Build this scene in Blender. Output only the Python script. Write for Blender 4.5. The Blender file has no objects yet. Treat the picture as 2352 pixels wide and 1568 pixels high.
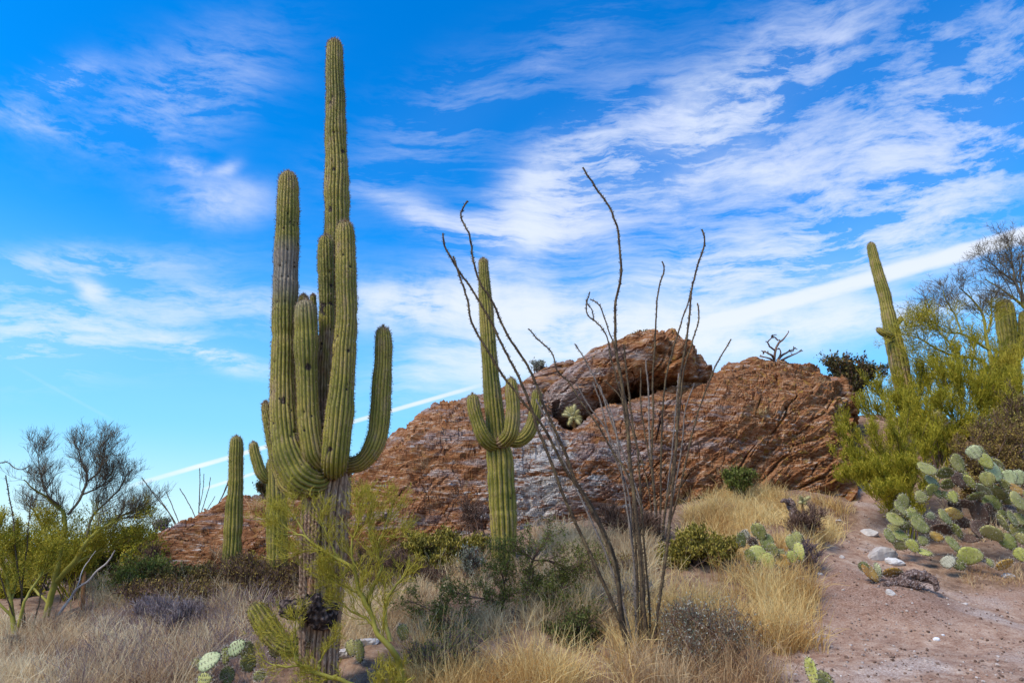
import bpy, math, random
import numpy as np
from mathutils import Vector

# ------------------------------------------------------------------ camera
F_PX = 1500.0                       # focal length in pixels of a 2352 px wide frame
PITCH = math.atan(486 / F_PX)       # camera tilted up, eye-level line low in the frame
CAM = np.array([0.0, 0.0, 1.6])
scene = bpy.context.scene
cam_d = bpy.data.cameras.new('camera'); cam = bpy.data.objects.new('camera', cam_d)
scene.collection.objects.link(cam); scene.camera = cam
cam_d.sensor_width = 36; cam_d.lens = 36 * F_PX / 2352
cam_d.clip_start = 0.05; cam_d.clip_end = 20000
cam.location = CAM; cam.rotation_euler = (math.pi / 2 + PITCH, 0, 0)
CP, SP = math.cos(PITCH), math.sin(PITCH)

def ray(u, v):
    x = (u - 1176) / F_PX; y = (784 - v) / F_PX
    return np.array([x, CP - y * SP, SP + y * CP])
def pt(u, v, D):                    # the world point seen at (u, v) whose world depth (y) is D
    r = ray(u, v)
    return CAM + r * (D / r[1])
def cdepth(p): return (p[1] - CAM[1]) * CP + (p[2] - CAM[2]) * SP
def rad(r, p): return r * cdepth(p) / F_PX   # pixels -> metres at that point

# ------------------------------------------------------------------ light
scene.view_settings.view_transform = 'Standard'; scene.view_settings.look = 'None'
scene.view_settings.exposure = 0.1; scene.view_settings.gamma = 1.0
scene.view_settings.use_curve_mapping = False
SUN_EL, SUN_AZ = math.radians(48), math.radians(-128)     # azimuth from +Y towards +X: behind and left of the camera
sd = np.array([math.sin(SUN_AZ) * math.cos(SUN_EL), math.cos(SUN_AZ) * math.cos(SUN_EL), math.sin(SUN_EL)])
sun_d = bpy.data.lights.new('sun', 'SUN'); sun = bpy.data.objects.new('sun', sun_d)
scene.collection.objects.link(sun)
sun_d.energy = 3.8; sun_d.angle = math.radians(20); sun_d.color = (1.0, 0.88, 0.72)
sun.rotation_euler = Vector(sd).to_track_quat('Z', 'Y').to_euler()

class NT:                            # tiny node-tree helper
    def __init__(s, tree): s.t = tree; s.n = tree.nodes; s.l = tree.links
    def new(s, typ, **kw):
        n = s.n.new(typ)
        for k, v in kw.items(): setattr(n, k, v)
        return n
    def put(s, sock, val):
        if isinstance(val, bpy.types.NodeSocket): s.l.new(val, sock)
        else: sock.default_value = val
    def math(s, op, a, b=0.0, c=0.0, clamp=False):
        n = s.new('ShaderNodeMath', operation=op, use_clamp=clamp)
        s.put(n.inputs[0], a); s.put(n.inputs[1], b); s.put(n.inputs[2], c)
        return n.outputs[0]
    def vmath(s, op, a, b=(0, 0, 0)):
        n = s.new('ShaderNodeVectorMath', operation=op)
        s.put(n.inputs[0], a); s.put(n.inputs[1], b)
        return n.outputs['Value'] if op in ('DOT_PRODUCT', 'LENGTH') else n.outputs[0]
    def mix(s, f, a, b, typ='MIX'):
        n = s.new('ShaderNodeMix', data_type='RGBA', blend_type=typ, clamp_factor=True)
        s.put(n.inputs[0], f)
        for sock, v in ((n.inputs[6], a), (n.inputs[7], b)):
            s.put(sock, v if isinstance(v, bpy.types.NodeSocket) or len(v) == 4 else (*v, 1))
        return n.outputs[2]
    def noise(s, vec, scale, detail=4, rough=0.55, dist=0.0):
        n = s.new('ShaderNodeTexNoise')
        if vec is not None: s.put(n.inputs['Vector'], vec)
        n.inputs['Scale'].default_value = scale; n.inputs['Detail'].default_value = detail
        n.inputs['Roughness'].default_value = rough; n.inputs['Distortion'].default_value = dist
        return n.outputs[0]
    def map(s, vec, loc=(0, 0, 0), rot=(0, 0, 0), scale=(1, 1, 1), typ='POINT'):
        n = s.new('ShaderNodeMapping', vector_type=typ)
        s.put(n.inputs[0], vec); n.inputs[1].default_value = loc
        n.inputs[2].default_value = rot; n.inputs[3].default_value = scale
        return n.outputs[0]
    def rng(s, v, a, b, c=0.0, d=1.0, smooth=False):
        n = s.new('ShaderNodeMapRange', interpolation_type='SMOOTHSTEP' if smooth else 'LINEAR')
        s.put(n.inputs[0], v)
        for i, x in enumerate((a, b, c, d)): n.inputs[i + 1].default_value = x
        return n.outputs[0]
    def ramp(s, v, stops):
        n = s.new('ShaderNodeValToRGB'); s.put(n.inputs[0], v); e = n.color_ramp.elements
        while len(e) < len(stops): e.new(0.5)
        for el, (p, c) in zip(e, stops): el.position = p; el.color = (*c, 1)
        return n.outputs[0]
    def attr(s, name):
        n = s.new('ShaderNodeAttribute', attribute_name=name); return n.outputs['Fac']

def make_sky():
    w = bpy.data.worlds.new('World'); scene.world = w; w.use_nodes = True
    k = NT(w.node_tree); k.n.clear()
    co = k.new('ShaderNodeTexCoord').outputs['Generated']
    sky = k.new('ShaderNodeTexSky', sky_type='NISHITA', sun_disc=False)
    sky.sun_elevation = SUN_EL; sky.sun_rotation = SUN_AZ; sky.altitude = 800
    sky.air_density = 1.0; sky.dust_density = 0.6; sky.ozone_density = 2.0
    sep = k.new('ShaderNodeSeparateXYZ'); k.put(sep.inputs[0], co)
    x, y, z = sep.outputs
    el = k.math('ARCSINE', k.math('MINIMUM', k.math('MAXIMUM', z, -1), 1)); az = k.math('ARCTAN2', x, y)
    hs = k.new('ShaderNodeHueSaturation'); k.put(hs.inputs['Color'], sky.outputs[0])
    hs.inputs['Saturation'].default_value = SKY_SAT; hs.inputs['Value'].default_value = SKY_VAL
    base = k.mix(1.0, hs.outputs[0], SKY_TINT, 'MULTIPLY')
    # pale cyan towards the horizon
    base = k.mix(k.rng(el, 0.50, 0.10, 0.0, 0.75, True), base, SKY_LOW)
    base = k.mix(k.rng(el, 0.18, 0.0, 0.0, 0.8, True), base, (8.2, 9.6, 10.2))
    ae = k.new('ShaderNodeCombineXYZ'); k.put(ae.inputs[0], az); k.put(ae.inputs[1], el); ae = ae.outputs[0]
    # warp
    wn = k.new('ShaderNodeTexNoise'); k.put(wn.inputs['Vector'], co); wn.inputs['Scale'].default_value = 3.2
    wn.inputs['Detail'].default_value = 5
    warp = k.vmath('SCALE', k.vmath('SUBTRACT', wn.outputs['Color'], (.5, .5, .5))); 
    warp.node.inputs['Scale'].default_value = 0.09
    cw = k.vmath('ADD', co, warp)
    aw = k.vmath('ADD', ae, warp)
    fib = k.noise(k.map(cw, rot=(0, math.radians(60), 0), scale=(0.9, 5, 12)), 2.0, 8, 0.66)
    fine = k.noise(k.map(cw, rot=(0, math.radians(66), 0), scale=(1.3, 4, 8)), 7, 7, 0.68)
    puff = k.noise(cw, 7.5, 7, 0.58)
    layers = {'f': k.rng(k.math('ADD', k.math('MULTIPLY', fib, .65), k.math('MULTIPLY', fine, .35)), .46, .63, 0, 1.25),
              'p': k.rng(k.math('ADD', k.math('MULTIPLY', puff, .62), k.math('MULTIPLY', fine, .38)), .38, .6, 0, 1.1)}
    def angle_of(u, v):
        r = ray(u, v); r = r / np.linalg.norm(r)
        return math.atan2(r[0], r[1]), math.asin(r[2])
    tot = {'f': 0.0, 'p': 0.0}; 
    for kind, u, v, hw, hh, rot, amp in CLOUDS:
        a0, e0 = angle_of(u, v); a1, e1 = angle_of(u + hw * math.cos(rot), v - hw * math.sin(rot))
        a2, e2 = angle_of(u + hh * math.sin(rot), v + hh * math.cos(rot))
        L1 = math.hypot(a1 - a0, e1 - e0); L2 = math.hypot(a2 - a0, e2 - e0); th = math.atan2(e1 - e0, a1 - a0)
        m = k.map(aw, loc=(a0, e0, 0), rot=(0, 0, th), scale=(L1, L2, 1), typ='TEXTURE')
        d = k.vmath('DOT_PRODUCT', m, m)
        g = k.math('MULTIPLY', k.math('EXPONENT', k.math('MULTIPLY', d, -1.0)), amp)
        tot[kind] = k.math('ADD', tot[kind], g)
    # beyond the frame the broken cloud simply goes on
    behind = k.rng(k.math('ABSOLUTE', az), 0.95, 1.5, 0, 0.8, True)
    tot['f'] = k.math('ADD', tot['f'], behind)
    cf = k.math('MULTIPLY', tot['f'], k.math('ADD', layers['f'], 0.06))
    cp = k.math('MULTIPLY', tot['p'], k.math('ADD', layers['p'], 0.10))
    cov = k.math('ADD', cf, cp)
    # contrails: thin bands along great circles
    for (u0, v0), (u1, v1), wd, amp in TRAILS:
        r0 = ray(u0, v0); r1 = ray(u1, v1); r0 /= np.linalg.norm(r0); r1 /= np.linalg.norm(r1)
        n = np.cross(r0, r1); n /= np.linalg.norm(n)
        t = r1 - r0; L = np.linalg.norm(t); t /= L; c = float(np.dot((r0 + r1) / 2, t))
        sw = k.vmath('SCALE', warp); sw.node.inputs['Scale'].default_value = min(0.08, wd * 1.2)
        cc = k.vmath('ADD', co, sw)
        d = k.math('ABSOLUTE', k.vmath('DOT_PRODUCT', cc, tuple(n)))
        s = k.math('ABSOLUTE', k.math('SUBTRACT', k.vmath('DOT_PRODUCT', co, tuple(t)), c))
        g = k.math('MULTIPLY', k.rng(d, wd * 0.2, wd, 1, 0, True), k.rng(s, L * .35, L * .6, 1, 0, True))
        front = k.math('GREATER_THAN', y, 0)
        cov = k.math('ADD', cov, k.math('MULTIPLY', k.math('MULTIPLY', g, front),
              k.math('MULTIPLY', k.math('ADD', k.rng(fine, .3, .6, .3, .8), 0.2), amp)))
    cov = k.math('SUBTRACT', 1.0, k.math('EXPONENT', k.math('MULTIPLY', cov, -1.6)))
    ccol = k.mix(k.rng(el, 0.15, 0.75, 0, 1), CLOUD_LOW, CLOUD_HIGH)
    ccol = k.mix(k.rng(puff, .35, .65, 0, .5), ccol, (0.80, 0.88, 0.97))
    col = k.mix(k.math('MINIMUM', cov, .97), base, k.mix(1.0, ccol, (1 / BG,) * 3, 'MULTIPLY'))
    bg = k.new('ShaderNodeBackground'); k.put(bg.inputs[0], col); bg.inputs[1].default_value = BG
    out = k.new('ShaderNodeOutputWorld'); k.l.new(bg.outputs[0], out.inputs[0])
    w.cycles.sampling_method = 'MANUAL'; w.cycles.sample_map_resolution = 512

BG = 0.1
SKY_SAT, SKY_VAL, SKY_TINT, SKY_LOW = 1.45, 1.85, (0.12, 1.38, 1.55), (3.7, 7.0, 9.6)
CLOUD_LOW, CLOUD_HIGH = (0.92, 0.97, 1.0), (0.56, 0.66, 0.97)
R_ = math.radians
CLOUDS = [  # kind (f fibrous, p puffy), u, v, half length, half width, tilt, amount
    ('f', 1620, 300, 330, 95, R_(38), 1.3), ('f', 1290, 440, 210, 90, R_(45), 1.2), ('p', 1790, 390, 95, 50, R_(20), .9),
    ('f', 1900, 520, 480, 150, R_(33), .6), ('f', 2150, 260, 420, 200, R_(35), .45), ('f', 2200, 440, 300, 110, R_(35), .4),
    ('p', 1600, 440, 130, 50, R_(30), .6), ('p', 1290, 540, 110, 40, R_(20), 1.1), ('p', 1230, 440, 70, 60, R_(40), .9), ('p', 1560, 270, 90, 50, R_(35), .8), ('f', 1100, 515, 200, 28, R_(-12), 1.0),
    ('p', 960, 705, 150, 48, R_(0), 1.9), ('p', 1260, 735, 260, 62, R_(-5), 1.9), ('p', 1190, 830, 160, 45, R_(10), 1.0),
    ('p', 1560, 790, 330, 70, R_(12), 1.2), ('p', 1850, 770, 230, 48, R_(12), 1.0), ('f', 1700, 640, 330, 60, R_(15), .8),
    ('f', 430, 220, 200, 90, R_(25), .38), ('f', 140, 200, 90, 36, R_(10), .5), ('f', 60, 285, 120, 30, R_(-20), .35),
    ('f', 1010, 290, 200, 80, R_(35), .25), ('p', 500, 455, 95, 45, R_(-5), .8), ('p', 430, 378, 50, 20, R_(-8), .7),
    ('p', 520, 380, 26, 15, R_(20), .6), ('p', 236, 676, 36, 20, R_(-25), .9), ('f', 130, 770, 300, 80, R_(0), .75),
    ('f', 500, 830, 110, 26, R_(-12), .9), ('f', 150, 620, 300, 40, R_(5), .45), ('f', 560, 690, 250, 50, R_(0), .4),
    ('f', 1000, 830, 120, 60, R_(20), .5), ('f', 1300, 130, 160, 60, R_(35), .2), ('p', 1900, 95, 40, 20, 0, .5),
    ('f', 1500, 480, 560, 220, R_(35), .22), ('f', 2080, 720, 260, 30, R_(15), .4)]
TRAILS = [((335, 1105), (1090, 888), .0042, 1.1), ((1600, 750), (2500, 500), .013, 2.4), ((470, 1122), (620, 1075), .003, .7),
          ((40, 845), (260, 965), .003, .05)]
make_sky()

# ------------------------------------------------------------------ numpy noise
_pr = np.random.RandomState(7)
_perm = np.concatenate([_pr.permutation(256)] * 2).astype(np.int32)
_grad = _pr.normal(size=(256, 3)); _grad /= np.linalg.norm(_grad, axis=1)[:, None]
def perlin(p, seed=0):
    p = np.asarray(p, float) + seed * 17.31
    i = np.floor(p).astype(np.int64); f = p - i; i &= 255
    w = f * f * f * (f * (f * 6 - 15) + 10); out = 0
    for dx in (0, 1):
        for dy in (0, 1):
            for dz in (0, 1):
                h = _perm[(_perm[(_perm[(i[:, 0] + dx) & 255] + i[:, 1] + dy) & 255] + i[:, 2] + dz) & 255]
                g = _grad[h]
                d = g[:, 0] * (f[:, 0] - dx) + g[:, 1] * (f[:, 1] - dy) + g[:, 2] * (f[:, 2] - dz)
                out = out + d * (w[:, 0] if dx else 1 - w[:, 0]) * (w[:, 1] if dy else 1 - w[:, 1]) * (w[:, 2] if dz else 1 - w[:, 2])
    return out * 1.5
def fbm(p, octv=4, seed=0, gain=.5, lac=2.03):
    a = 1.0; s = 0; p = np.asarray(p, float)
    for o in range(octv): s = s + a * perlin(p, seed + o); p = p * lac; a *= gain
    return s

# ------------------------------------------------------------------ mesh helpers
def make_mesh(name, V, faces, attrs=None, mat=None, smooth=True, mats=None, fmat=None):
    """faces: list of int arrays (n,3) or (n,4)"""
    me = bpy.data.meshes.new(name); V = np.ascontiguousarray(V, dtype=np.float32)
    if not isinstance(faces, (list, tuple)): faces = [faces]
    faces = [np.asarray(f, np.int32) for f in faces if len(f)]
    me.vertices.add(len(V)); me.vertices.foreach_set('co', V.ravel())
    nl = sum(f.size for f in faces); nf = sum(len(f) for f in faces)
    me.loops.add(nl); me.loops.foreach_set('vertex_index', np.concatenate([f.ravel() for f in faces]))
    me.polygons.add(nf)
    sz = np.concatenate([np.full(len(f), f.shape[1], np.int32) for f in faces])
    st = np.concatenate([[0], np.cumsum(sz)[:-1]]).astype(np.int32)
    me.polygons.foreach_set('loop_start', st)
    me.polygons.foreach_set('use_smooth', np.full(nf, smooth, bool))
    if attrs:
        for k_, a in attrs.items():
            at = me.attributes.new(k_, 'FLOAT', 'POINT')
            at.data.foreach_set('value', np.ascontiguousarray(a, dtype=np.float32))
    for m in (mats or ([mat] if mat else [])): me.materials.append(m)
    if fmat is not None: me.polygons.foreach_set('material_index', np.asarray(fmat, np.int32))
    me.update(calc_edges=True); me.validate(verbose=False)
    return me
def link(name, me, parent=None, **props):
    o = bpy.data.objects.new(name, me); scene.collection.objects.link(o)
    if parent is not None: o.parent = parent
    for k_, v in props.items():
        if v: o[k_] = v
    return o
def thing(name, label, cat, loc, group=None):
    o = bpy.data.objects.new(name, None); scene.collection.objects.link(o)
    o.empty_display_size = .2; o.location = loc; o['label'] = label; o['category'] = cat
    if group: o['group'] = group
    return o
def part(name, V, faces, parent, mat, attrs=None, smooth=True, kind=None, label=None, org=None):
    me = make_mesh(name, V - np.array(parent.location if org is None else org), faces, attrs, mat, smooth)
    return link(name, me, parent, kind=kind, label=label)
def single(name, label, cat, loc, V, faces, mat, attrs=None, smooth=True, group=None, kind=None):
    me = make_mesh(name, V - np.asarray(loc), faces, attrs, mat, smooth)
    o = link(name, me, None, label=label, category=cat, group=group, kind=kind); o.location = loc
    return o
def grid_faces(nu, nv, wrap=False):
    a = np.arange(nu * nv).reshape(nu, nv)
    if wrap: a = np.concatenate([a, a[:, :1]], axis=1)
    return np.stack([a[:-1, :-1], a[:-1, 1:], a[1:, 1:], a[1:, :-1]], -1).reshape(-1, 4)
def merge(items):
    """items: list of (V, faces(list), attrs dict) -> one"""
    Vs, Fs, off = [], {}, 0; at = {}
    for V, F, A in items:
        if not isinstance(F, (list, tuple)): F = [F]
        for f in F: Fs.setdefault(f.shape[1], []).append(f + off)
        for k_, a in A.items(): at.setdefault(k_, []).append(a)
        Vs.append(V); off += len(V)
    return np.concatenate(Vs), [np.concatenate(f) for f in Fs.values()], {k_: np.concatenate(a) for k_, a in at.items()}
def unit(a): return a / np.maximum(np.linalg.norm(a, axis=-1, keepdims=True), 1e-9)
rs = np.random.RandomState(11)

def ribbons(P, W, var=None, rnd=rs):
    """P (N,K,3) polylines, W (N,K) widths -> flat strips facing random ways"""
    N, K, _ = P.shape
    T = unit(np.gradient(P, axis=1)) if K > 2 else unit(np.repeat((P[:, 1:] - P[:, :1]), K, axis=1))
    S = unit(np.cross(T, unit(rnd.normal(size=(N, 1, 3)))))
    V = np.stack([P - S * W[..., None] / 2, P + S * W[..., None] / 2], 2).reshape(-1, 3)
    b = (np.arange(N) * K * 2)[:, None, None] + (np.arange(K - 1) * 2)[None, :, None]
    F = (b + np.array([0, 1, 3, 2])).reshape(-1, 4)
    if var is None: var = rnd.rand(N)
    return V, [F], {'var': np.repeat(var, K * 2), 'along': np.tile(np.repeat(np.linspace(0, 1, K), 2), N)}
def tubes(P, Rr, sides=4, var=None, rnd=rs, cap=True):
    N, K, _ = P.shape
    T = unit(np.gradient(P, axis=1)) if K > 2 else unit(np.repeat((P[:, 1:] - P[:, :1]), K, axis=1))
    ref = np.where(np.abs(T[:, :1, 2:3]) > .9, np.array([[[1., 0, 0]]]), np.array([[[0, 0, 1.]]]))
    S = unit(np.cross(T, np.repeat(ref, K, axis=1))); B = np.cross(T, S)
    a = np.arange(sides) * 2 * np.pi / sides
    V = P[:, :, None] + (S[:, :, None] * np.cos(a)[:, None] + B[:, :, None] * np.sin(a)[:, None]) * Rr[..., None, None]
    V = V.reshape(-1, 3)
    i = np.arange(K - 1)[:, None] * sides; j = np.arange(sides)[None]; jn = (j + 1) % sides
    f = np.stack([i + j, i + jn, i + sides + jn, i + sides + j], -1).reshape(-1, 4)
    F = (np.arange(N)[:, None, None] * K * sides + f).reshape(-1, 4)
    if var is None: var = rnd.rand(N)
    return V, [F], {'var': np.repeat(var, K * sides), 'along': np.tile(np.repeat(np.linspace(0, 1, K), sides), N)}
def grow(P, R, m, t0, t1, L, ang, up=0.0, wob=.15, K=4, rs_=.6, taper=.35, rnd=rs, Lt=.4):
    """m children on each parent polyline"""
    N, KP, _ = P.shape; idx = np.repeat(np.arange(N), m); n = len(idx)
    t = rnd.uniform(t0, t1, n) * (KP - 1); i0 = np.clip(t.astype(int), 0, KP - 2); f = (t - i0)[:, None]
    A, B = P[idx, i0], P[idx, i0 + 1]
    pos = A * (1 - f) + B * f; tan = unit(B - A)
    r = R[idx, i0] * (1 - f[:, 0]) + R[idx, i0 + 1] * f[:, 0]
    perp = unit(np.cross(tan, rnd.normal(size=(n, 3))))
    an = np.radians(rnd.normal(ang, ang * .25, n))[:, None]
    d = unit(tan * np.cos(an) + perp * np.sin(an) + np.array([0, 0, up]))
    ln = (L * rnd.uniform(.55, 1.25, n) * (1 - Lt * t / (KP - 1)))[:, None]
    C = np.empty((n, K, 3)); C[:, 0] = pos; q = pos
    for k_ in range(1, K):
        q = q + d * ln / (K - 1); C[:, k_] = q
        d = unit(d + rnd.normal(size=(n, 3)) * wob + np.array([0, 0, up * .35]))
    Rc = (r * rs_)[:, None] * np.linspace(1, taper, K)[None]
    return C, Rc
def leaves(P, n, size, width=.45, spread=.02, up=.3, rnd=rs, tmin=0.15, var=None):
    """n leaves scattered on every polyline: pointed quads"""
    N, K, _ = P.shape; idx = np.repeat(np.arange(N), n); M = len(idx)
    t = rnd.uniform(tmin, 1, M) * (K - 1); i0 = np.clip(t.astype(int), 0, K - 2); f = (t - i0)[:, None]
    pos = P[idx, i0] * (1 - f) + P[idx, i0 + 1] * f + rnd.normal(size=(M, 3)) * spread
    d = unit(rnd.normal(size=(M, 3)) + np.array([0, 0, up * 2])); s = unit(np.cross(d, rnd.normal(size=(M, 3))))
    L = (1.35 * size * rnd.uniform(.6, 1.3, M))[:, None]; w = L * width / 2
    V = np.stack([pos, pos + d * L * .5 + s * w, pos + d * L, pos + d * L * .5 - s * w], 1).reshape(-1, 3)
    F = np.arange(M * 4).reshape(-1, 4)
    vv = rnd.rand(M) if var is None else np.repeat(var, n) * .6 + rnd.rand(M) * .4
    return V, [F], {'var': np.repeat(vv, 4), 'along': np.tile([0., .5, 1., .5], M)}
def spline(pts, n):
    """smooth resample of control rows (any columns)"""
    p = np.asarray(pts, float)
    if len(p) == 2: return p[0] + (p[1] - p[0]) * np.linspace(0, 1, n)[:, None]
    seg = np.linalg.norm(np.diff(p[:, :3], axis=0), axis=1); s = np.concatenate([[0], np.cumsum(np.maximum(seg, 1e-6))])
    q = np.linspace(0, s[-1], n); i = np.clip(np.searchsorted(s, q, side='right') - 1, 0, len(p) - 2)
    h = (s[i + 1] - s[i]); t = ((q - s[i]) / h)[:, None]
    m = np.gradient(p, s, axis=0)
    t2, t3 = t * t, t ** 3; h = h[:, None]
    return (2*t3-3*t2+1)*p[i] + (t3-2*t2+t)*h*m[i] + (-2*t3+3*t2)*p[i+1] + (t3-t2)*h*m[i+1]

# ------------------------------------------------------------------ materials
def mat(name, stops, rough=.8, noise=0, amt=.3, transl=0, bump=0, bscale=30, spec=.25, along=None):
    """colour from the per-piece 'var' attribute plus a little object-space noise"""
    m = bpy.data.materials.new(name); m.use_nodes = True; k = NT(m.node_tree)
    b = k.n['Principled BSDF']; b.inputs['Roughness'].default_value = rough
    b.inputs['Specular IOR Level'].default_value = spec
    v = k.attr('var'); co = k.new('ShaderNodeTexCoord').outputs['Object']
    if noise: v = k.math('ADD', v, k.math('MULTIPLY', k.math('SUBTRACT', k.noise(co, noise), .5), amt * 2))
    c = k.ramp(v, stops)
    if along: c = k.mix(k.rng(k.attr('along'), along[0], along[1]), c, along[2])
    k.put(b.inputs['Base Color'], c)
    if bump:
        bn = k.new('ShaderNodeBump'); bn.inputs['Strength'].default_value = bump; bn.inputs['Distance'].default_value = .02
        k.put(bn.inputs['Height'], k.noise(co, bscale, 5)); k.l.new(bn.outputs[0], b.inputs['Normal'])
    if transl:
        t = k.new('ShaderNodeBsdfTranslucent'); k.put(t.inputs[0], c)
        mx = k.new('ShaderNodeMixShader'); mx.inputs[0].default_value = transl
        k.l.new(b.outputs[0], mx.inputs[1]); k.l.new(t.outputs[0], mx.inputs[2])
        k.l.new(mx.outputs[0], k.n['Material Output'].inputs[0])
    return m
# ------------------------------------------------------------------ terrain height
CTRL = [(-200,1600,9.5),(0,1590,9.3),(350,1590,9.2),(735,1590,9.0),(1176,1590,8.6),(1600,1590,8.3),(2000,1575,8.0),(2400,1575,8.0),
        (1900,1450,10.2),(1800,1380,11.4),(2060,1350,12),(2060,1420,10.8),(2300,1330,12.6),(2300,1450,10.3),(2000,1240,14.6),(1960,1150,17.5),
        (2250,1285,13.6),(2500,1285,13.6),(2150,1150,16.6),(2350,1130,16.5),(1700,1150,15.6),(1850,1130,16.5),(1600,1190,15),
        (1430,1530,9.7),(1510,1240,14),(1300,1225,14.6),(1155,1295,12.6),(1300,1400,11),(1000,1340,12.4),(1000,1250,14.4),
        (900,1480,10.2),(640,1345,13.8),(530,1350,13.8),(400,1330,14.6),(330,1400,12.5),(110,1480,11),(200,1420,12.3),(0,1440,12),
        (-300,1400,13),(600,1450,10.8),(0,1345,18),(250,1325,18),(-300,1340,19),(2150,985,22),(2400,960,22),(2700,1000,22),(2700,1300,13.6),
        (1700,1300,12.3),(1750,1240,13.4),(2130,985,19.5),(2310,1000,18.2),(2000,948,22.5),(414,1232,24),(485,1200,23)]
_c = [pt(*c) for c in CTRL]
_c += [np.array(p, float) for p in [(-8,0,-.1),(0,0,0),(8,0,.2),(-6,5,-.1),(0,5,0),(6,5,.2),(0,-10,-.1),(-20,-5,-.3),(20,-5,.8),
      (-14,30,1.0),(-22,30,-1.5),(-30,20,-.5),(0,24,2.5),(-6,24,1.5),(8,25,5),(0,34,1),(10,34,5),(-10,34,.8),(24,30,6.5),(30,20,4.5),(28,8,2),(-28,5,-.6)]]
_c = np.array(_c)
def _tps(d): return np.where(d > 1e-9, d * d * np.log(np.maximum(d, 1e-9)), 0)
_n = len(_c); _A = np.zeros((_n + 3, _n + 3))
_A[:_n, :_n] = _tps(np.linalg.norm(_c[:, None, :2] - _c[None, :, :2], axis=2)) + np.eye(_n) * 1.2
_A[:_n, _n:] = np.c_[np.ones(_n), _c[:, :2]]; _A[_n:, :_n] = _A[:_n, _n:].T
_w = np.linalg.solve(_A, np.r_[_c[:, 2], 0, 0, 0])
def ground(x, y, detail=True):
    x = np.atleast_1d(np.asarray(x, float)); y = np.atleast_1d(np.asarray(y, float))
    xc = np.clip(x, -32, 32); yc = np.clip(y, -10, 36)
    z = _w[_n] + _w[_n + 1] * xc + _w[_n + 2] * yc
    for i in range(_n): z = z + _w[i] * _tps(np.hypot(xc - _c[i, 0], yc - _c[i, 1]))
    far = np.clip((np.hypot(x - xc, y - yc)) / 60, 0, 1); z = z * (1 - far) + far * (-9)
    if detail:
        p = np.c_[x, y, x * 0]
        near = np.exp(-np.maximum(np.hypot(x, y) - 25, 0) / 20)
        z = z + near * (fbm(p * .5, 3, 3) * .10 + fbm(p * 2.2, 3, 5) * .028 * (1 - .5 * path_mask(x, y)))
        # the low mound of soil beside the path
        m0 = pt(2060, 1385, 11.4); z = z + .26 * np.exp(-(((x - m0[0]) / .75) ** 2 + ((y - m0[1]) / .8) ** 2))
    return z
# the walked path: a centre line in plan with half widths
PATH = np.array([(x, y, w) for x, y, w in [(5.6,-3,2.8),(5.5,3,2.7),(5.7,7,2.9),(6.0,9.2,2.9),(6.2,11,1.7),(6.6,12.6,1.0),(7.6,14,.8),(8.6,15.5,.65),(9.2,17.2,.55),(9.8,19.5,.6),(10,22,.5)]])
_pf = spline(PATH, 200)
def path_mask(x, y):
    x = np.atleast_1d(np.asarray(x, float)); y = np.atleast_1d(np.asarray(y, float)); best = np.full(len(x), -9.)
    for px_, py_, w in _pf[::3]: best = np.maximum(best, 1 - np.hypot(x - px_, y - py_) / w)
    # side spur running out to the right between the mound and the prickly pear
    for t in np.linspace(0, 1, 14):
        best = np.maximum(best, 1 - np.hypot(x - (6.5 + t * 6), y - (11.2 + t * .2)) / .9)
    n = perlin(np.c_[x, y, x * 0] * 1.6, 9) * .16
    return np.clip((best + n) * 3.0, 0, 1)
def gpt(u, D):                       # the ground point in the column u at depth D
    x = (u - 1176) / F_PX * 1.0
    # column at eye level: x / y ratio changes slightly with height, so iterate
    z = 0.
    for _ in range(6):
        # v for (y=D, z)
        t = (z - CAM[2]) / D; yy = (t * CP - SP) / (CP + t * SP); X = D * x / (CP - yy * SP); z = float(ground(X, D)[0])
    return np.array([X, D, z])

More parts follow.
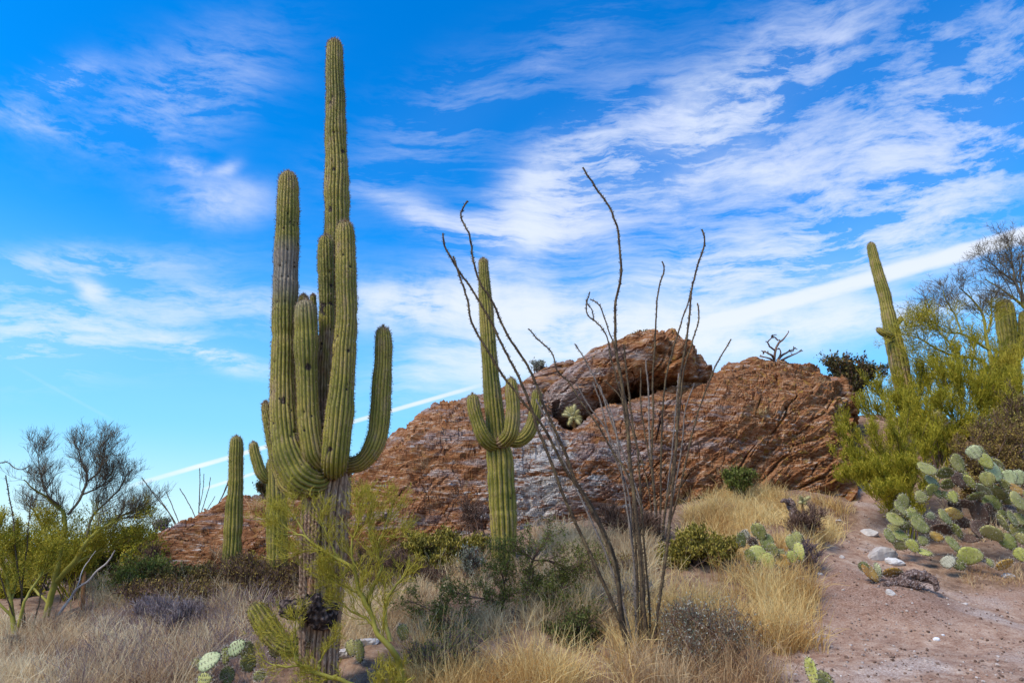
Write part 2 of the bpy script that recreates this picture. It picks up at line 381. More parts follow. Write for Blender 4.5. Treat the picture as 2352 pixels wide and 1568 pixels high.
def build_ground():
    a_in = np.radians(np.linspace(-46, 46, 460)); a_out = np.radians(np.linspace(47, 313, 90))[1:-1]
    A = np.concatenate([a_in, a_out])
    R = np.concatenate([[.3, 1, 2, 3.5, 5], np.geomspace(6.4, 30, 260), np.geomspace(31, 6000, 40)])
    x = (np.sin(A)[:, None] * R).ravel(); y = (np.cos(A)[:, None] * R).ravel()
    z = ground(x, y); pm = path_mask(x, y) * (np.hypot(x, y) < 26)
    p = np.c_[x, y, z]
    # loose grit in relief near the camera
    g = np.exp(-np.maximum(np.hypot(x, y) - 14, 0) / 6)
    z = z + g * np.abs(perlin(p * 9, 21)) * .018 + g * np.maximum(perlin(p * 22, 22) - .1, 0) * .02
    V = np.c_[x, y, z]; nA, nR = len(A), len(R)
    F = grid_faces(nA, nR, False)
    wrap = np.arange(nR - 1); last = (nA - 1) * nR
    F = np.concatenate([F, np.stack([last + wrap, last + wrap + 1, wrap + 1, wrap], -1)])
    F = np.concatenate([F[:, ::-1]])
    # middle fan
    V = np.concatenate([V, [[0, 0, float(ground(0, 0)[0])]]]); c = len(V) - 1
    i = np.arange(nA); T = np.stack([np.full(nA, c), np.roll(i, -1) * nR, i * nR], -1)
    fp = pm[F].mean(1) > .5; m0 = pt(2060, 1385, 11.4); dark = np.exp(-(((x - m0[0]) / 1.1) ** 2 + ((y - m0[1] + .1) / 1.0) ** 2) ** 1.5) + .6 * np.clip(fbm(p * .6, 2, 33) * 1.3, 0, 1)
    pale = np.clip(fbm(p * .9, 3, 31) * .9 + .35, 0, 1)
    at = {'pathm': np.r_[pm, 0], 'pale': np.r_[pale, 0], 'dark': np.r_[dark, 0]}
    def sub(name, Fs, kind, m):
        used = np.unique(np.concatenate([f.ravel() for f in Fs])); rm = np.full(len(V), -1); rm[used] = np.arange(len(used))
        me = make_mesh(name, V[used], [rm[f] for f in Fs], {k_: a[used] for k_, a in at.items()}, m); link(name, me, None, kind=kind)
    sub('ground', [F[~fp], T], 'structure', M_GROUND); sub('path', [F[fp]], 'structure', M_GROUND)

def ground_material():
    m = bpy.data.materials.new('desert_soil'); m.use_nodes = True; k = NT(m.node_tree); b = k.n['Principled BSDF']
    co = k.new('ShaderNodeTexCoord').outputs['Object']; b.inputs['Roughness'].default_value = .95
    b.inputs['Specular IOR Level'].default_value = .15
    big = k.noise(co, .9, 4); mid = k.noise(co, 5, 5, .65); fine = k.noise(co, 38, 4, .7)
    soil = k.ramp(k.math('ADD', k.math('MULTIPLY', mid, .55), k.math('MULTIPLY', fine, .45)),
                  [(.30, (.12, .066, .045)), (.44, (.28, .165, .115)), (.55, (.40, .27, .20)), (.70, (.56, .46, .38))])
    grit = k.ramp(fine, [(.35, (.24, .175, .15)), (.5, (.45, .37, .335)), (.66, (.70, .65, .61))])
    f = k.rng(k.math('ADD', k.attr('pale'), k.math('MULTIPLY', k.math('SUBTRACT', big, .5), 1.4)), .35, .95, 0, .85, True)
    c = k.mix(k.math('MULTIPLY', f, k.rng(k.attr('pathm'), 0, 1, .15, .62)), soil, grit)
    litter = k.ramp(mid, [(.35, (.09, .05, .03)), (.6, (.26, .16, .09))])
    c = k.mix(k.rng(k.math('ADD', k.attr('pathm'), k.math('MULTIPLY', k.math('SUBTRACT', fine, .5), 1.2)), .15, .6, .6, 0), c, litter)
    c = k.mix(k.math('MULTIPLY', k.rng(k.math('ADD', k.attr('dark'), k.math('MULTIPLY', k.math('SUBTRACT', mid, .5), 1.2)), .3, .8, 0, .8), .8), c, k.ramp(fine, [(.35, (.10, .05, .034)), (.5, (.22, .125, .09)), (.66, (.38, .25, .20))]))
    # pale chips of stone
    vo = k.new('ShaderNodeTexVoronoi'); k.put(vo.inputs['Vector'], co); vo.inputs['Scale'].default_value = 26
    chip = k.rng(vo.outputs['Distance'], .16, .22, 1, 0); sel = k.rng(k.noise(co, 60, 2), .52, .56)
    c = k.mix(k.math('MULTIPLY', k.math('MULTIPLY', chip, sel), .75), c, (.50, .46, .43))
    k.put(b.inputs['Base Color'], c)
    bn = k.new('ShaderNodeBump'); bn.inputs['Strength'].default_value = .7; bn.inputs['Distance'].default_value = .02
    k.put(bn.inputs['Height'], k.math('ADD', fine, k.math('MULTIPLY', chip, .4))); k.l.new(bn.outputs[0], b.inputs['Normal'])
    return m
M_GROUND = ground_material(); build_ground()

# ------------------------------------------------------------------ rock
TILT = math.radians(34)
def rock_material():
    m = bpy.data.materials.new('foliated_rock'); m.use_nodes = True; k = NT(m.node_tree); b = k.n['Principled BSDF']
    co = k.new('ShaderNodeTexCoord').outputs['Object']; b.inputs['Roughness'].default_value = .9
    b.inputs['Specular IOR Level'].default_value = .2
    st = k.map(co, rot=(0, TILT, 0), scale=(.7, 1, 4.6))
    st2 = k.map(co, rot=(0, TILT * 1.3, 0), scale=(.7, 1.2, 6))
    big = k.noise(st, .55, 5, .6, .4); mid = k.noise(st, 2.4, 6, .7, .15); fin = k.noise(st2, 7, 6, .75, .1)
    blot = k.noise(co, 1.1, 5, .6)
    c = k.ramp(k.math('ADD', k.math('MULTIPLY', mid, .5), k.math('MULTIPLY', fin, .5)),
               [(.34, (.05, .020, .012)), (.42, (.17, .062, .024)), (.49, (.34, .14, .055)), (.55, (.48, .26, .135)), (.62, (.74, .57, .43))])
    grey = k.ramp(fin, [(.36, (.07, .045, .045)), (.46, (.25, .18, .17)), (.55, (.42, .34, .33)), (.66, (.68, .62, .60))])
    g = k.math('ADD', k.math('ADD', k.math('MULTIPLY', k.math('SUBTRACT', big, .5), 3.2), k.math('MULTIPLY', k.math('SUBTRACT', mid, .5), 1.6)), k.attr('grey'))
    c = k.mix(k.rng(g, .10, .60, 0, .8, True), c, grey)
    pale = k.ramp(fin, [(.38, (.26, .20, .18)), (.48, (.52, .48, .46)), (.58, (.78, .77, .76))])
    pa = k.math('ADD', k.attr('pale'), k.math('ADD', k.math('MULTIPLY', k.math('SUBTRACT', mid, .5), 4.0), k.math('MULTIPLY', k.math('SUBTRACT', blot, .5), 2.2)))
    c = k.mix(k.rng(pa, .50, .80, 0, .85, True), c, pale)
    # rust and lichen blotches
    c = k.mix(k.rng(k.noise(co, 3.1, 5, .7), .58, .68, 0, .65, True), c, (.30, .095, .02))
    c = k.mix(k.math('MULTIPLY', k.rng(k.noise(co, 5.3, 4, .65), .56, .66, 0, .75, True), k.rng(k.attr('grey'), .0, -.3, .25, 1)), c, (.50, .31, .05))
    c = k.mix(k.rng(k.noise(k.map(co, loc=(4, 2, 7)), 1.3, 6, .7), .60, .72, 0, .6, True), c, (.11, .06, .05))
    k.put(b.inputs['Base Color'], c)
    bn = k.new('ShaderNodeBump'); bn.inputs['Strength'].default_value = 1.0; bn.inputs['Distance'].default_value = .11
    k.put(bn.inputs['Height'], k.math('ADD', k.math('MULTIPLY', fin, .6), k.math('MULTIPLY', k.noise(st2, 22, 4, .7), .25)))
    k.l.new(bn.outputs[0], b.inputs['Normal'])
    return m
M_ROCK = rock_material()

def foliation(p, amp=1.0, tilt=TILT, seed=0):
    """relief of tilted, splitting layers: ledges, splits and chips"""
    ct, st_ = math.cos(tilt), math.sin(tilt)
    a = p[:, 0] * ct + p[:, 2] * st_; b = -p[:, 0] * st_ + p[:, 2] * ct + p[:, 1] * .22
    b = b + fbm(p * .30, 2, 40 + seed) * .55; a = a + perlin(p * .5, 39 + seed) * .4
    q = np.c_[a, p[:, 1], b]
    d = fbm(p * .38, 3, 41 + seed) * .22
    d += (np.abs(perlin(q * (.5, .6, 1.8), 42 + seed)) - .25) * .22
    for i, (fq, am) in enumerate(((1.5, .22), (4.1, .075), (10.5, .020))):
        st = b * fq + perlin(q * (.5 * fq ** .8, .6 * fq ** .8, .3), 50 + i + seed) * .55; fl = np.floor(st); fr = st - fl
        # every layer breaks back by its own amount along its length
        brk = perlin(np.c_[a * fq * .45 + fl * 7.3, p[:, 1] * fq * .45, fl * 3.7], 55 + i + seed)
        brk = np.round(brk * 3) / 3 * .7 + brk * .3
        d += (fr ** 1.6 - .4) * am * .8 + brk * am * 1.1 - (fr < .08) * am * .45
    jn = a * .9 + perlin(p * .8, 58 + seed) * .8; jf = jn - np.floor(jn); d -= np.exp(-(np.minimum(jf, 1 - jf) / .05) ** 2) * .05 * (perlin(q * .6, 59 + seed) > .12)
    c1 = perlin(q * (.42, .5, 1.5), 71 + seed); d -= np.clip(1 - np.abs(c1) / .028, 0, 1) ** .7 * .26 * np.clip(perlin(q * .6, 72 + seed) * 2.5 + .5, 0, 1)
    c2 = perlin(q * (1.1, 1.3, 3.6), 73 + seed); d -= np.clip(1 - np.abs(c2) / .045, 0, 1) * .085 * np.clip(perlin(q * .9, 74 + seed) * 2.5 + .4, 0, 1)
    c3 = perlin(p * (.9, .9, .5) + 5, 75 + seed); d -= np.clip(1 - np.abs(c3) / .03, 0, 1) * .12 * np.clip(perlin(p * .8, 76 + seed) * 3, 0, 1)
    d += fbm(p * 1.9, 3, 44 + seed) * .03 + np.round(perlin(q * (1.1, 1.6, 4.6), 45 + seed) * 3) / 3 * .075
    d += perlin(q * (2.6, 4, 13), 46 + seed) * .026 + perlin(q * (7, 10, 30), 47 + seed) * .012
    return d * amp
ROCKS = []
def rock_hit(u, v):
    from mathutils.bvhtree import BVHTree
    if not hasattr(rock_hit, 't'): rock_hit.t = [BVHTree.FromPolygons(V.tolist(), F.tolist()) for V, F in ROCKS]
    r = ray(u, v); best = None
    for t in rock_hit.t:
        h = t.ray_cast(Vector(CAM), Vector(r))
        if h[0] is not None and (best is None or h[3] < best[1]): best = (np.array(h[0]), h[3])
    return best[0] if best else hit(u, v)

def grid_normals(G):
    du = np.gradient(G, axis=0); dv = np.gradient(G, axis=1); n = unit(np.cross(du, dv)); return n

def rock_sheet(name, label, ridge, base, nu, nt, back=4.0, amp=1.0, bury=60, grey=None, pale=()):
    us = np.linspace(ridge[0][0], ridge[-1][0], nu)
    rv = np.interp(us, *zip(*[(r[0], r[1]) for r in ridge])); rD = np.interp(us, *zip(*[(r[0], r[2]) for r in ridge]))
    bv = np.interp(us, *zip(*[(r[0], r[1]) for r in base])) + bury; bD = np.interp(us, *zip(*[(r[0], r[2]) for r in base]))
    ker = np.hanning(25); ker /= ker.sum(); sm = lambda a: np.convolve(np.pad(a, 12, 'edge'), ker, 'valid')
    rD, bv, bD = sm(rD), sm(bv), sm(bD); rv = .5 * rv + .5 * sm(rv)
    t = np.concatenate([np.linspace(0, 1, nt), np.linspace(1, 1.9, nt // 5)[1:]])
    G = np.zeros((nu, len(t), 3))
    for j, tt in enumerate(t):
        if tt <= 1:
            v = bv + (rv - bv) * math.sin(tt * math.pi / 2) ** 1.0; D = bD + (rD - bD) * (1 - math.cos(tt * math.pi / 2)) ** 1.0
            x = (us - 1176) / F_PX; y = (784 - v) / F_PX; s = D / (CP - y * SP)
            G[:, j] = np.c_[x * s, D, CAM[2] + (SP + y * CP) * s]
        else:
            k_ = (tt - 1) / .9; j1 = nt - 1
            G[:, j] = G[:, j1]; G[:, j, 1] += back * math.sin(k_ * math.pi / 2)
            G[:, j, 2] -= (1 - math.cos(k_ * math.pi / 2)) * (np.maximum(G[:, j1, 2] - G[:, 0, 2], .5) + 1.5)
    n = grid_normals(G); P = G.reshape(-1, 3); N = n.reshape(-1, 3)
    if N[:, 1].mean() > 0: N = -N
    edge = np.clip(np.minimum(np.arange(nu), np.arange(nu)[::-1]) / 20, 0, 1); edge = np.repeat(edge, len(t))
    d = foliation(P, amp) * edge
    V = P + N * d[:, None] - np.array([0, 0, .0])
    uu = np.repeat(us, len(t)); vv = np.tile(t, nu)
    gr = np.zeros(len(V)) + (np.interp(uu, *zip(*grey)) if grey else 0); pl = np.zeros(len(V))
    for (pu, ptt, wu, wt, sl, am) in pale:
        a = (uu - pu) - sl * (vv - ptt); pl += am * np.exp(-(a / wu) ** 2 - ((vv - ptt) / wt) ** 2)
    loc = P[:, :].mean(0); g3 = V.reshape(nu, len(t), 3)[::4, ::4]; ROCKS.append((g3.reshape(-1, 3), grid_faces(g3.shape[0], g3.shape[1])))
    o = single(name, label, 'rock', loc, V, [grid_faces(nu, len(t))], M_ROCK, {'grey': gr, 'pale': pl}, smooth=False)
    return o

RIDGE = [(300,1262,16.5),(340,1236,17),(400,1214,17.5),(440,1203,18),(480,1190,18.3),(520,1165,18.7),(560,1155,19),(600,1150,19),(650,1140,19.3),(700,1128,19.5),
         (760,1112,20),(810,1098,20),(840,1070,20.3),(870,1038,20.6),(905,1003,21),(930,980,21),(960,965,21.2),(1010,942,21.5),(1050,925,21.7),(1080,915,21.8),
         (1120,902,22),(1170,888,22),(1215,882,21.5),(1240,905,20),(1262,958,18.6),(1300,984,18.3),(1330,978,18.4),(1400,950,18.8),(1450,926,19.2),(1500,903,19.6),(1560,884,20),(1625,868,20.4),
         (1660,852,20.6),(1700,842,20.8),(1740,832,20.9),(1790,827,21),(1830,830,21),(1860,838,21),(1895,858,20.8),(1915,885,20.5),(1932,915,20.2),(1945,950,19.8),(1956,1010,19.2),(1965,1100,18.6),(1972,1160,18.2)]
BASE = [(300,1330,14.5),(500,1310,14.6),(700,1290,14.9),(900,1260,15.1),(1100,1240,15.2),(1300,1225,15.4),(1450,1205,15.6),(1560,1170,16),(1700,1130,16.4),(1850,1110,16.9),(1972,1150,17.2)]
rock_sheet('rock_outcrop', 'long rust brown slab of layered bedrock rising behind the cacti to a rounded hump', RIDGE, BASE, 850, 180,
           grey=[(300, .1), (700, .0), (900, .1), (1150, .35), (1450, .3), (1650, .0), (1800, -.25), (1972, -.4)],
           pale=[(1230, .22, 110, .3, 100, .75), (1265, .72, 60, .35, 60, .75), (1420, .35, 70, .3, 60, .2), (1100, .2, 110, .12, 80, .2), (950, .55, 80, .1, 150, .2), (620, .35, 90, .15, 120, .3), (500, .5, 80, .1, 120, .25), (1690, .12, 28, .05, 60, .7), (1580, .5, 50, .1, 80, .3)])

def boulder(name, label, outline, D, depth, nth=420, nph=200, amp=.8, group=None, crack=None, seed=5, tilt=TILT):
    o = np.array([pt(u, v, D) for u, v in outline]); c = o.mean(0)
    a = np.arctan2(o[:, 2] - c[2], o[:, 0] - c[0]); r = np.hypot(o[:, 2] - c[2], o[:, 0] - c[0]); s = np.argsort(a); a, r = a[s], r[s]
    th = np.linspace(-np.pi, np.pi, nth, endpoint=False); rr = np.interp(th, np.r_[a - 2 * np.pi, a, a + 2 * np.pi], np.r_[r, r, r])
    ph = np.linspace(0, np.pi, nph)
    sn = np.sin(ph) ** .8
    X = rr[:, None] * np.cos(th)[:, None] * sn; Z = rr[:, None] * np.sin(th)[:, None] * sn
    Y = -np.cos(ph)[None] * depth * np.ones((nth, 1))
    G = np.stack([X, Y, Z], -1) + c; P = G.reshape(-1, 3)
    N = unit((P - c) / np.array([r.mean(), depth, r.mean()]) ** 2 * 1.0)
    pole = np.tile(np.clip(np.minimum(np.arange(nph), np.arange(nph)[::-1]) / 6, 0, 1), nth)
    d = foliation(P, amp, tilt, seed) * pole
    if crack is not None:
        p0 = pt(*crack[0], D); p1 = pt(*crack[1], D); t = (p1 - p0)[[0, 2]]; L = np.linalg.norm(t); t /= L
        q = P[:, [0, 2]] - p0[[0, 2]]; al = q @ t; ac = q[:, 0] * -t[1] + q[:, 1] * t[0] + perlin(P * 2.2, 61) * .10
        d -= np.exp(-(ac / .05) ** 2) * .32 * (al > -.4) * (al < L + .2) * (P[:, 1] < c[1] + .5)
        d -= np.clip(-ac * 2, 0, 1) * .0
    V = P + N * d[:, None]
    g3 = V.reshape(nth, nph, 3)[::4, ::4]; ROCKS.append((g3.reshape(-1, 3), grid_faces(g3.shape[0], g3.shape[1], False)))
    gr = np.clip(.25 - (P[:, 0] - c[0]) / r.mean() * .5, -.3, .8) - .15
    return single(name, label, 'rock', c, V, [grid_faces(nth, nph, False), np.stack([(nth - 1) * nph + np.arange(nph - 1), (nth - 1) * nph + np.arange(nph - 1) + 1, np.arange(nph - 1) + 1, np.arange(nph - 1)], -1)],
                  M_ROCK, {'grey': gr, 'pale': gr * 0}, smooth=False, group=group)
boulder('boulder', 'big rust orange boulder resting on the outcrop over a dark hollow', [(1235,960),(1246,915),(1275,888),(1310,855),(1345,828),(1400,800),(1450,780),(1495,772),(1538,776),(1572,793),(1597,820),(1610,846),(1620,868),(1604,894),(1560,904),(1510,908),(1450,913),(1405,927),(1380,944),(1362,962),(1345,976),(1290,980)],
        20.7, 2.3, 340, 150, crack=((1502, 790), (1520, 900)))
boulder('boulder', 'dark shadowed rock mass at the back of the hollow under the big boulder', [(1225,1010),(1235,930),(1300,880),(1500,850),(1560,880),(1540,960),(1400,1010)], 23.2, 1.6, 140, 60, .5, seed=23)
# thin stacked ledges behind the boulder's left end
for i, ol in enumerate([[(1175,905),(1190,886),(1240,873),(1300,868),(1370,872),(1380,900),(1300,915),(1200,918)],
                        [(1200,885),(1222,870),(1280,858),(1335,853),(1372,858),(1375,872),(1300,880),(1230,886)],
                        [(1228,868),(1250,858),(1290,849),(1330,847),(1350,852),(1330,860),(1270,866)]]):
    boulder('rock_ledge', ['lowest thin rock ledge left of the big boulder', 'middle thin rock ledge left of the big boulder', 'topmost thin rock ledge left of the big boulder'][i],
            ol, 23.2, 1.3, 110, 36, .35, 'stacked ledges beside the boulder', seed=9 + i, tilt=math.radians(4))
boulder('boulder', 'dark rough block jutting out at the right end of the outcrop beside the green bush', [(1875,900),(1890,872),(1912,862),(1935,885),(1950,930),(1955,985),(1930,990),(1895,960)], 20.6, 1.0, 160, 80, .5, seed=14)
boulder('boulder', 'cracked rust shoulder of rock wedged at the right end of the big boulder', [(1570,880),(1575,835),(1592,822),(1608,835),(1628,868),(1622,885),(1590,895)], 20.1, .9, 140, 70, .45, seed=19)

# ------------------------------------------------------------------ loose stones
def stone_mesh(seed, sx, sy, sz, nu=18, nv=10):
    r_ = np.random.RandomState(seed); th = np.linspace(0, 2 * np.pi, nu, endpoint=False); ph = np.linspace(0, np.pi, nv)
    d = np.stack([np.cos(th)[:, None] * np.sin(ph), np.sin(th)[:, None] * np.sin(ph), np.ones((nu, 1)) * np.cos(ph)], -1).reshape(-1, 3)
    cut = 1.0 + 0 * d[:, 0]
    for _ in range(9):
        n = unit(r_.normal(size=3)); h = r_.uniform(.55, .9); pr = d @ n; cut = np.minimum(cut, np.where(pr > 1e-3, h / np.maximum(pr, 1e-3), 9))
    d = d * np.minimum(cut, 1)[:, None] * (1 + perlin(d * 2.5, seed % 50)[:, None] * .12)
    V = d * (sx, sy, sz)
    a = np.arange(nu * nv).reshape(nu, nv); a = np.concatenate([a, a[:1]], 0)
    F = np.stack([a[:-1, :-1], a[:-1, 1:], a[1:, 1:], a[1:, :-1]], -1).reshape(-1, 4)[:, ::-1]
    return V, F
M_STONE = mat('pale_stone', [(0, (.22, .17, .15)), (.35, (.40, .35, .33)), (.7, (.56, .53, .52)), (1, (.75, .76, .80))], .9, noise=9, amt=.35, bump=.8, bscale=25)
def hit(u, v):
    r = ray(u, v); Y = np.arange(6, 40, .05); x = r[0] / r[1] * Y; z = CAM[2] + r[2] / r[1] * Y
    g = ground(x, Y); k_ = np.argmax(g >= z)
    if g[k_] < z[k_]: k_ = len(Y) - 1
    return np.array([x[k_], Y[k_], g[k_]])
STONES = [ # u, v, half width px, height px, tone, words
    (2022, 1270, 42, 26, .45, 'broad pale grey rock at the path edge left of the large prickly pear'),
    (2053, 1290, 26, 14, .75, 'flat whitish rock just below the broad pale one by the path'),
    (1995, 1222, 22, 14, .6, 'low whitish slab level with the path at its bend'),
    (1837, 1332, 22, 13, .8, 'white slab at the left edge of the path below the small prickly pear'),
    (1809, 1351, 18, 13, .62, 'pale stone under the white slab on the left path edge'),
    (2151, 1468, 8, 10, 1.0, 'small bright white stone alone on the reddish soil'),
    (2047, 1362, 11, 15, .55, 'upright grey stone on the mound below the dead stump'),
    (2320, 1322, 17, 11, .7, 'rounded pale stone at the right edge under the large prickly pear'),
    (1934, 1279, 6, 7, .5, 'small brown stone in the middle of the upper path'),
    (1453, 1418, 15, 26, .75, 'tall whitish rock showing between the front ocotillo stems'),
    (790, 1500, 26, 20, .5, 'grey rock beside the foot of the tallest saguaro'),
    (845, 1470, 30, 16, .65, 'flat pale rock in the gap right of the tallest saguaro'),
    (540, 1495, 26, 24, .5, 'grey rock behind the fallen prickly pear pads at lower left'),
    (1815, 1376, 14, 7, .5, 'thin brown grey stone on the left edge of the path lowest in its row'),
    (1990, 1306, 9, 5, .4, 'small dark stone between the path and the dead stump'),
    (1787, 1326, 12, 7, .6, 'half buried pale stone at the foot of the small prickly pear'),
    (1880, 1318, 10, 5, .7, 'flat chip of pale stone lying on the path right of the white slab'),
    (2215, 1385, 9, 5, .45, 'small grey stone on the soil right of the stump mound'),
    (2166, 1458, 5, 4, .9, 'tiny white stone next to the bright white one'),
    (1866, 1210, 9, 6, .5, 'small grey stone beside the bare shrub at the path'),
    (1925, 1195, 10, 6, .6, 'pale stone at the far left edge of the path'),
    (2060, 1170, 12, 7, .55, 'grey stone under the right hand green bush')]
for i, (u, v, w, h, tone, words) in enumerate(STONES):
    p = hit(u, v + h * .4); sx = rad(w, p); sz = rad(h, p) * .8
    V, F = stone_mesh(100 + i, sx, sx * .8, sz)
    single('stone', words, 'stone', p, V + p + np.array([0, 0, sz * .15]), [F], M_STONE, {'var': np.full(len(V), tone)}, smooth=False, group='stones beside the path')

def scatter(n, umin, umax, ymin, ymax, rnd):
    y = ymin * (ymax / ymin) ** rnd.rand(n); x = (rnd.uniform(umin, umax, n) - 1176) / F_PX * 1.02 * y; return x, y
def gravel():
    r_ = np.random.RandomState(5); items = []; protos = [stone_mesh(200 + i, 1, .8, .6, 5, 4) for i in range(6)]
    x, y = scatter(12000, 1350, 2450, 7.2, 19, r_); pm = path_mask(x, y)
    keep = r_.rand(len(x)) < .10 + .9 * pm * np.clip(fbm(np.c_[x, y, x * 0] * .9, 3, 77) + .55, .12, 1); x, y = x[keep], y[keep]
    z = ground(x, y); s = .006 + .030 * r_.rand(len(x)) ** 4
    for k_ in range(6):
        m = np.arange(len(x)) % 6 == k_; n = m.sum(); V0, F0 = protos[k_]; a = r_.rand(n) * 6.28; c, s_ = np.cos(a)[:, None], np.sin(a)[:, None]
        X = V0[None, :, 0] * c - V0[None, :, 1] * s_; Y = V0[None, :, 0] * s_ + V0[None, :, 1] * c; Z = np.repeat(V0[None, :, 2], n, 0)
        V = np.stack([X, Y, Z], -1) * s[m][:, None, None] + np.stack([x[m], y[m], z[m] + .012 + s[m] * .2], -1)[:, None]
        F = F0[None] + (np.arange(n) * len(V0))[:, None, None]
        items.append((V.reshape(-1, 3), [F.reshape(-1, 4)], {'var': np.repeat(r_.rand(n) ** 1.4 * .9, len(V0))}))
    V, F, A = merge(items)
    single('gravel', 'loose grit and small pebbles strewn over the path and soil', 'gravel', (0, 0, 0), V, F, M_GRAVEL, A, smooth=False, kind='stuff')
M_GRAVEL = mat('gravel', [(0, (.12, .07, .05)), (.4, (.27, .19, .16)), (.8, (.45, .38, .35)), (1, (.70, .68, .68))], .95)
gravel()
# ------------------------------------------------------------------ saguaros
def saguaro_material():
    m = bpy.data.materials.new('saguaro_skin'); m.use_nodes = True; k = NT(m.node_tree); b = k.n['Principled BSDF']
    co = k.new('ShaderNodeTexCoord').outputs['Object']; b.inputs['Roughness'].default_value = .6; b.inputs['Specular IOR Level'].default_value = .25
    rib, cork, scar, band, ar, dull = [k.attr(n) for n in ('rib', 'cork', 'scar', 'band', 'areole', 'dull')]
    n1 = k.noise(k.map(co, scale=(3, 3, 1)), 3, 5, .6); n2 = k.noise(co, 30, 4, .7)
    t = k.math('ADD', k.math('ADD', band, k.math('MULTIPLY', k.math('SUBTRACT', n1, .5), 1.1)), k.math('MULTIPLY', k.math('SUBTRACT', n2, .5), .5))
    g = k.ramp(t, [(.15, (.14, .135, .018)), (.42, (.25, .22, .030)), (.65, (.36, .285, .055)), (.95, (.42, .31, .11))])
    g = k.mix(k.rng(rib, .25, .9, .75, 0), g, (.050, .062, .012))  # occlusion shade between the ribs, painted into the green skin colour
    g = k.mix(k.math('MULTIPLY', ar, .75), g, (.22, .17, .10))
    tan = k.ramp(n2, [(.3, (.15, .095, .055)), (.6, (.31, .22, .14))])
    g = k.mix(k.rng(k.math('ADD', n1, k.math('MULTIPLY', n2, .3)), .70, .85, 0, .6), g, tan)
    ck = k.ramp(k.noise(k.map(co, scale=(6, 6, 1.5)), 5, 6, .7), [(.3, (.10, .052, .032)), (.42, (.28, .16, .10)), (.52, (.45, .29, .195)), (.64, (.60, .44, .33))])
    ck = k.mix(k.rng(k.noise(co, 4, 4), .55, .66, 0, .7), ck, (.30, .12, .035))
    ck = k.mix(k.rng(rib, .2, .8, .8, 0), ck, (.07, .038, .026)); ck = k.mix(k.math('MULTIPLY', ar, .9), ck, (.045, .028, .022))  # valley shade painted into the cork colour too, then dark areoles on the crests
    c = k.mix(k.rng(k.math('ADD', cork, k.math('MULTIPLY', k.math('SUBTRACT', n1, .5), .9)), .35, .65), g, ck)
    c = k.mix(dull, c, (.235, .205, .205))
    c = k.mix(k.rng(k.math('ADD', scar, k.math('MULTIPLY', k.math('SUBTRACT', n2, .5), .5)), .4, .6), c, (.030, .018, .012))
    k.put(b.inputs['Base Color'], c)
    bn = k.new('ShaderNodeBump'); bn.inputs['Strength'].default_value = .5; bn.inputs['Distance'].default_value = .01
    k.put(bn.inputs['Height'], n2); k.l.new(bn.outputs[0], b.inputs['Normal'])
    return m
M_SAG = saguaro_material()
M_SPINE = mat('cactus_spines', [(0, (.10, .06, .04)), (.4, (.24, .17, .12)), (.8, (.42, .34, .24)), (1, (.62, .56, .46))], .7)
M_SPINE_TIP = mat('crown_spines', [(0, (.22, .10, .06)), (.5, (.38, .22, .14)), (1, (.60, .50, .40))], .7)

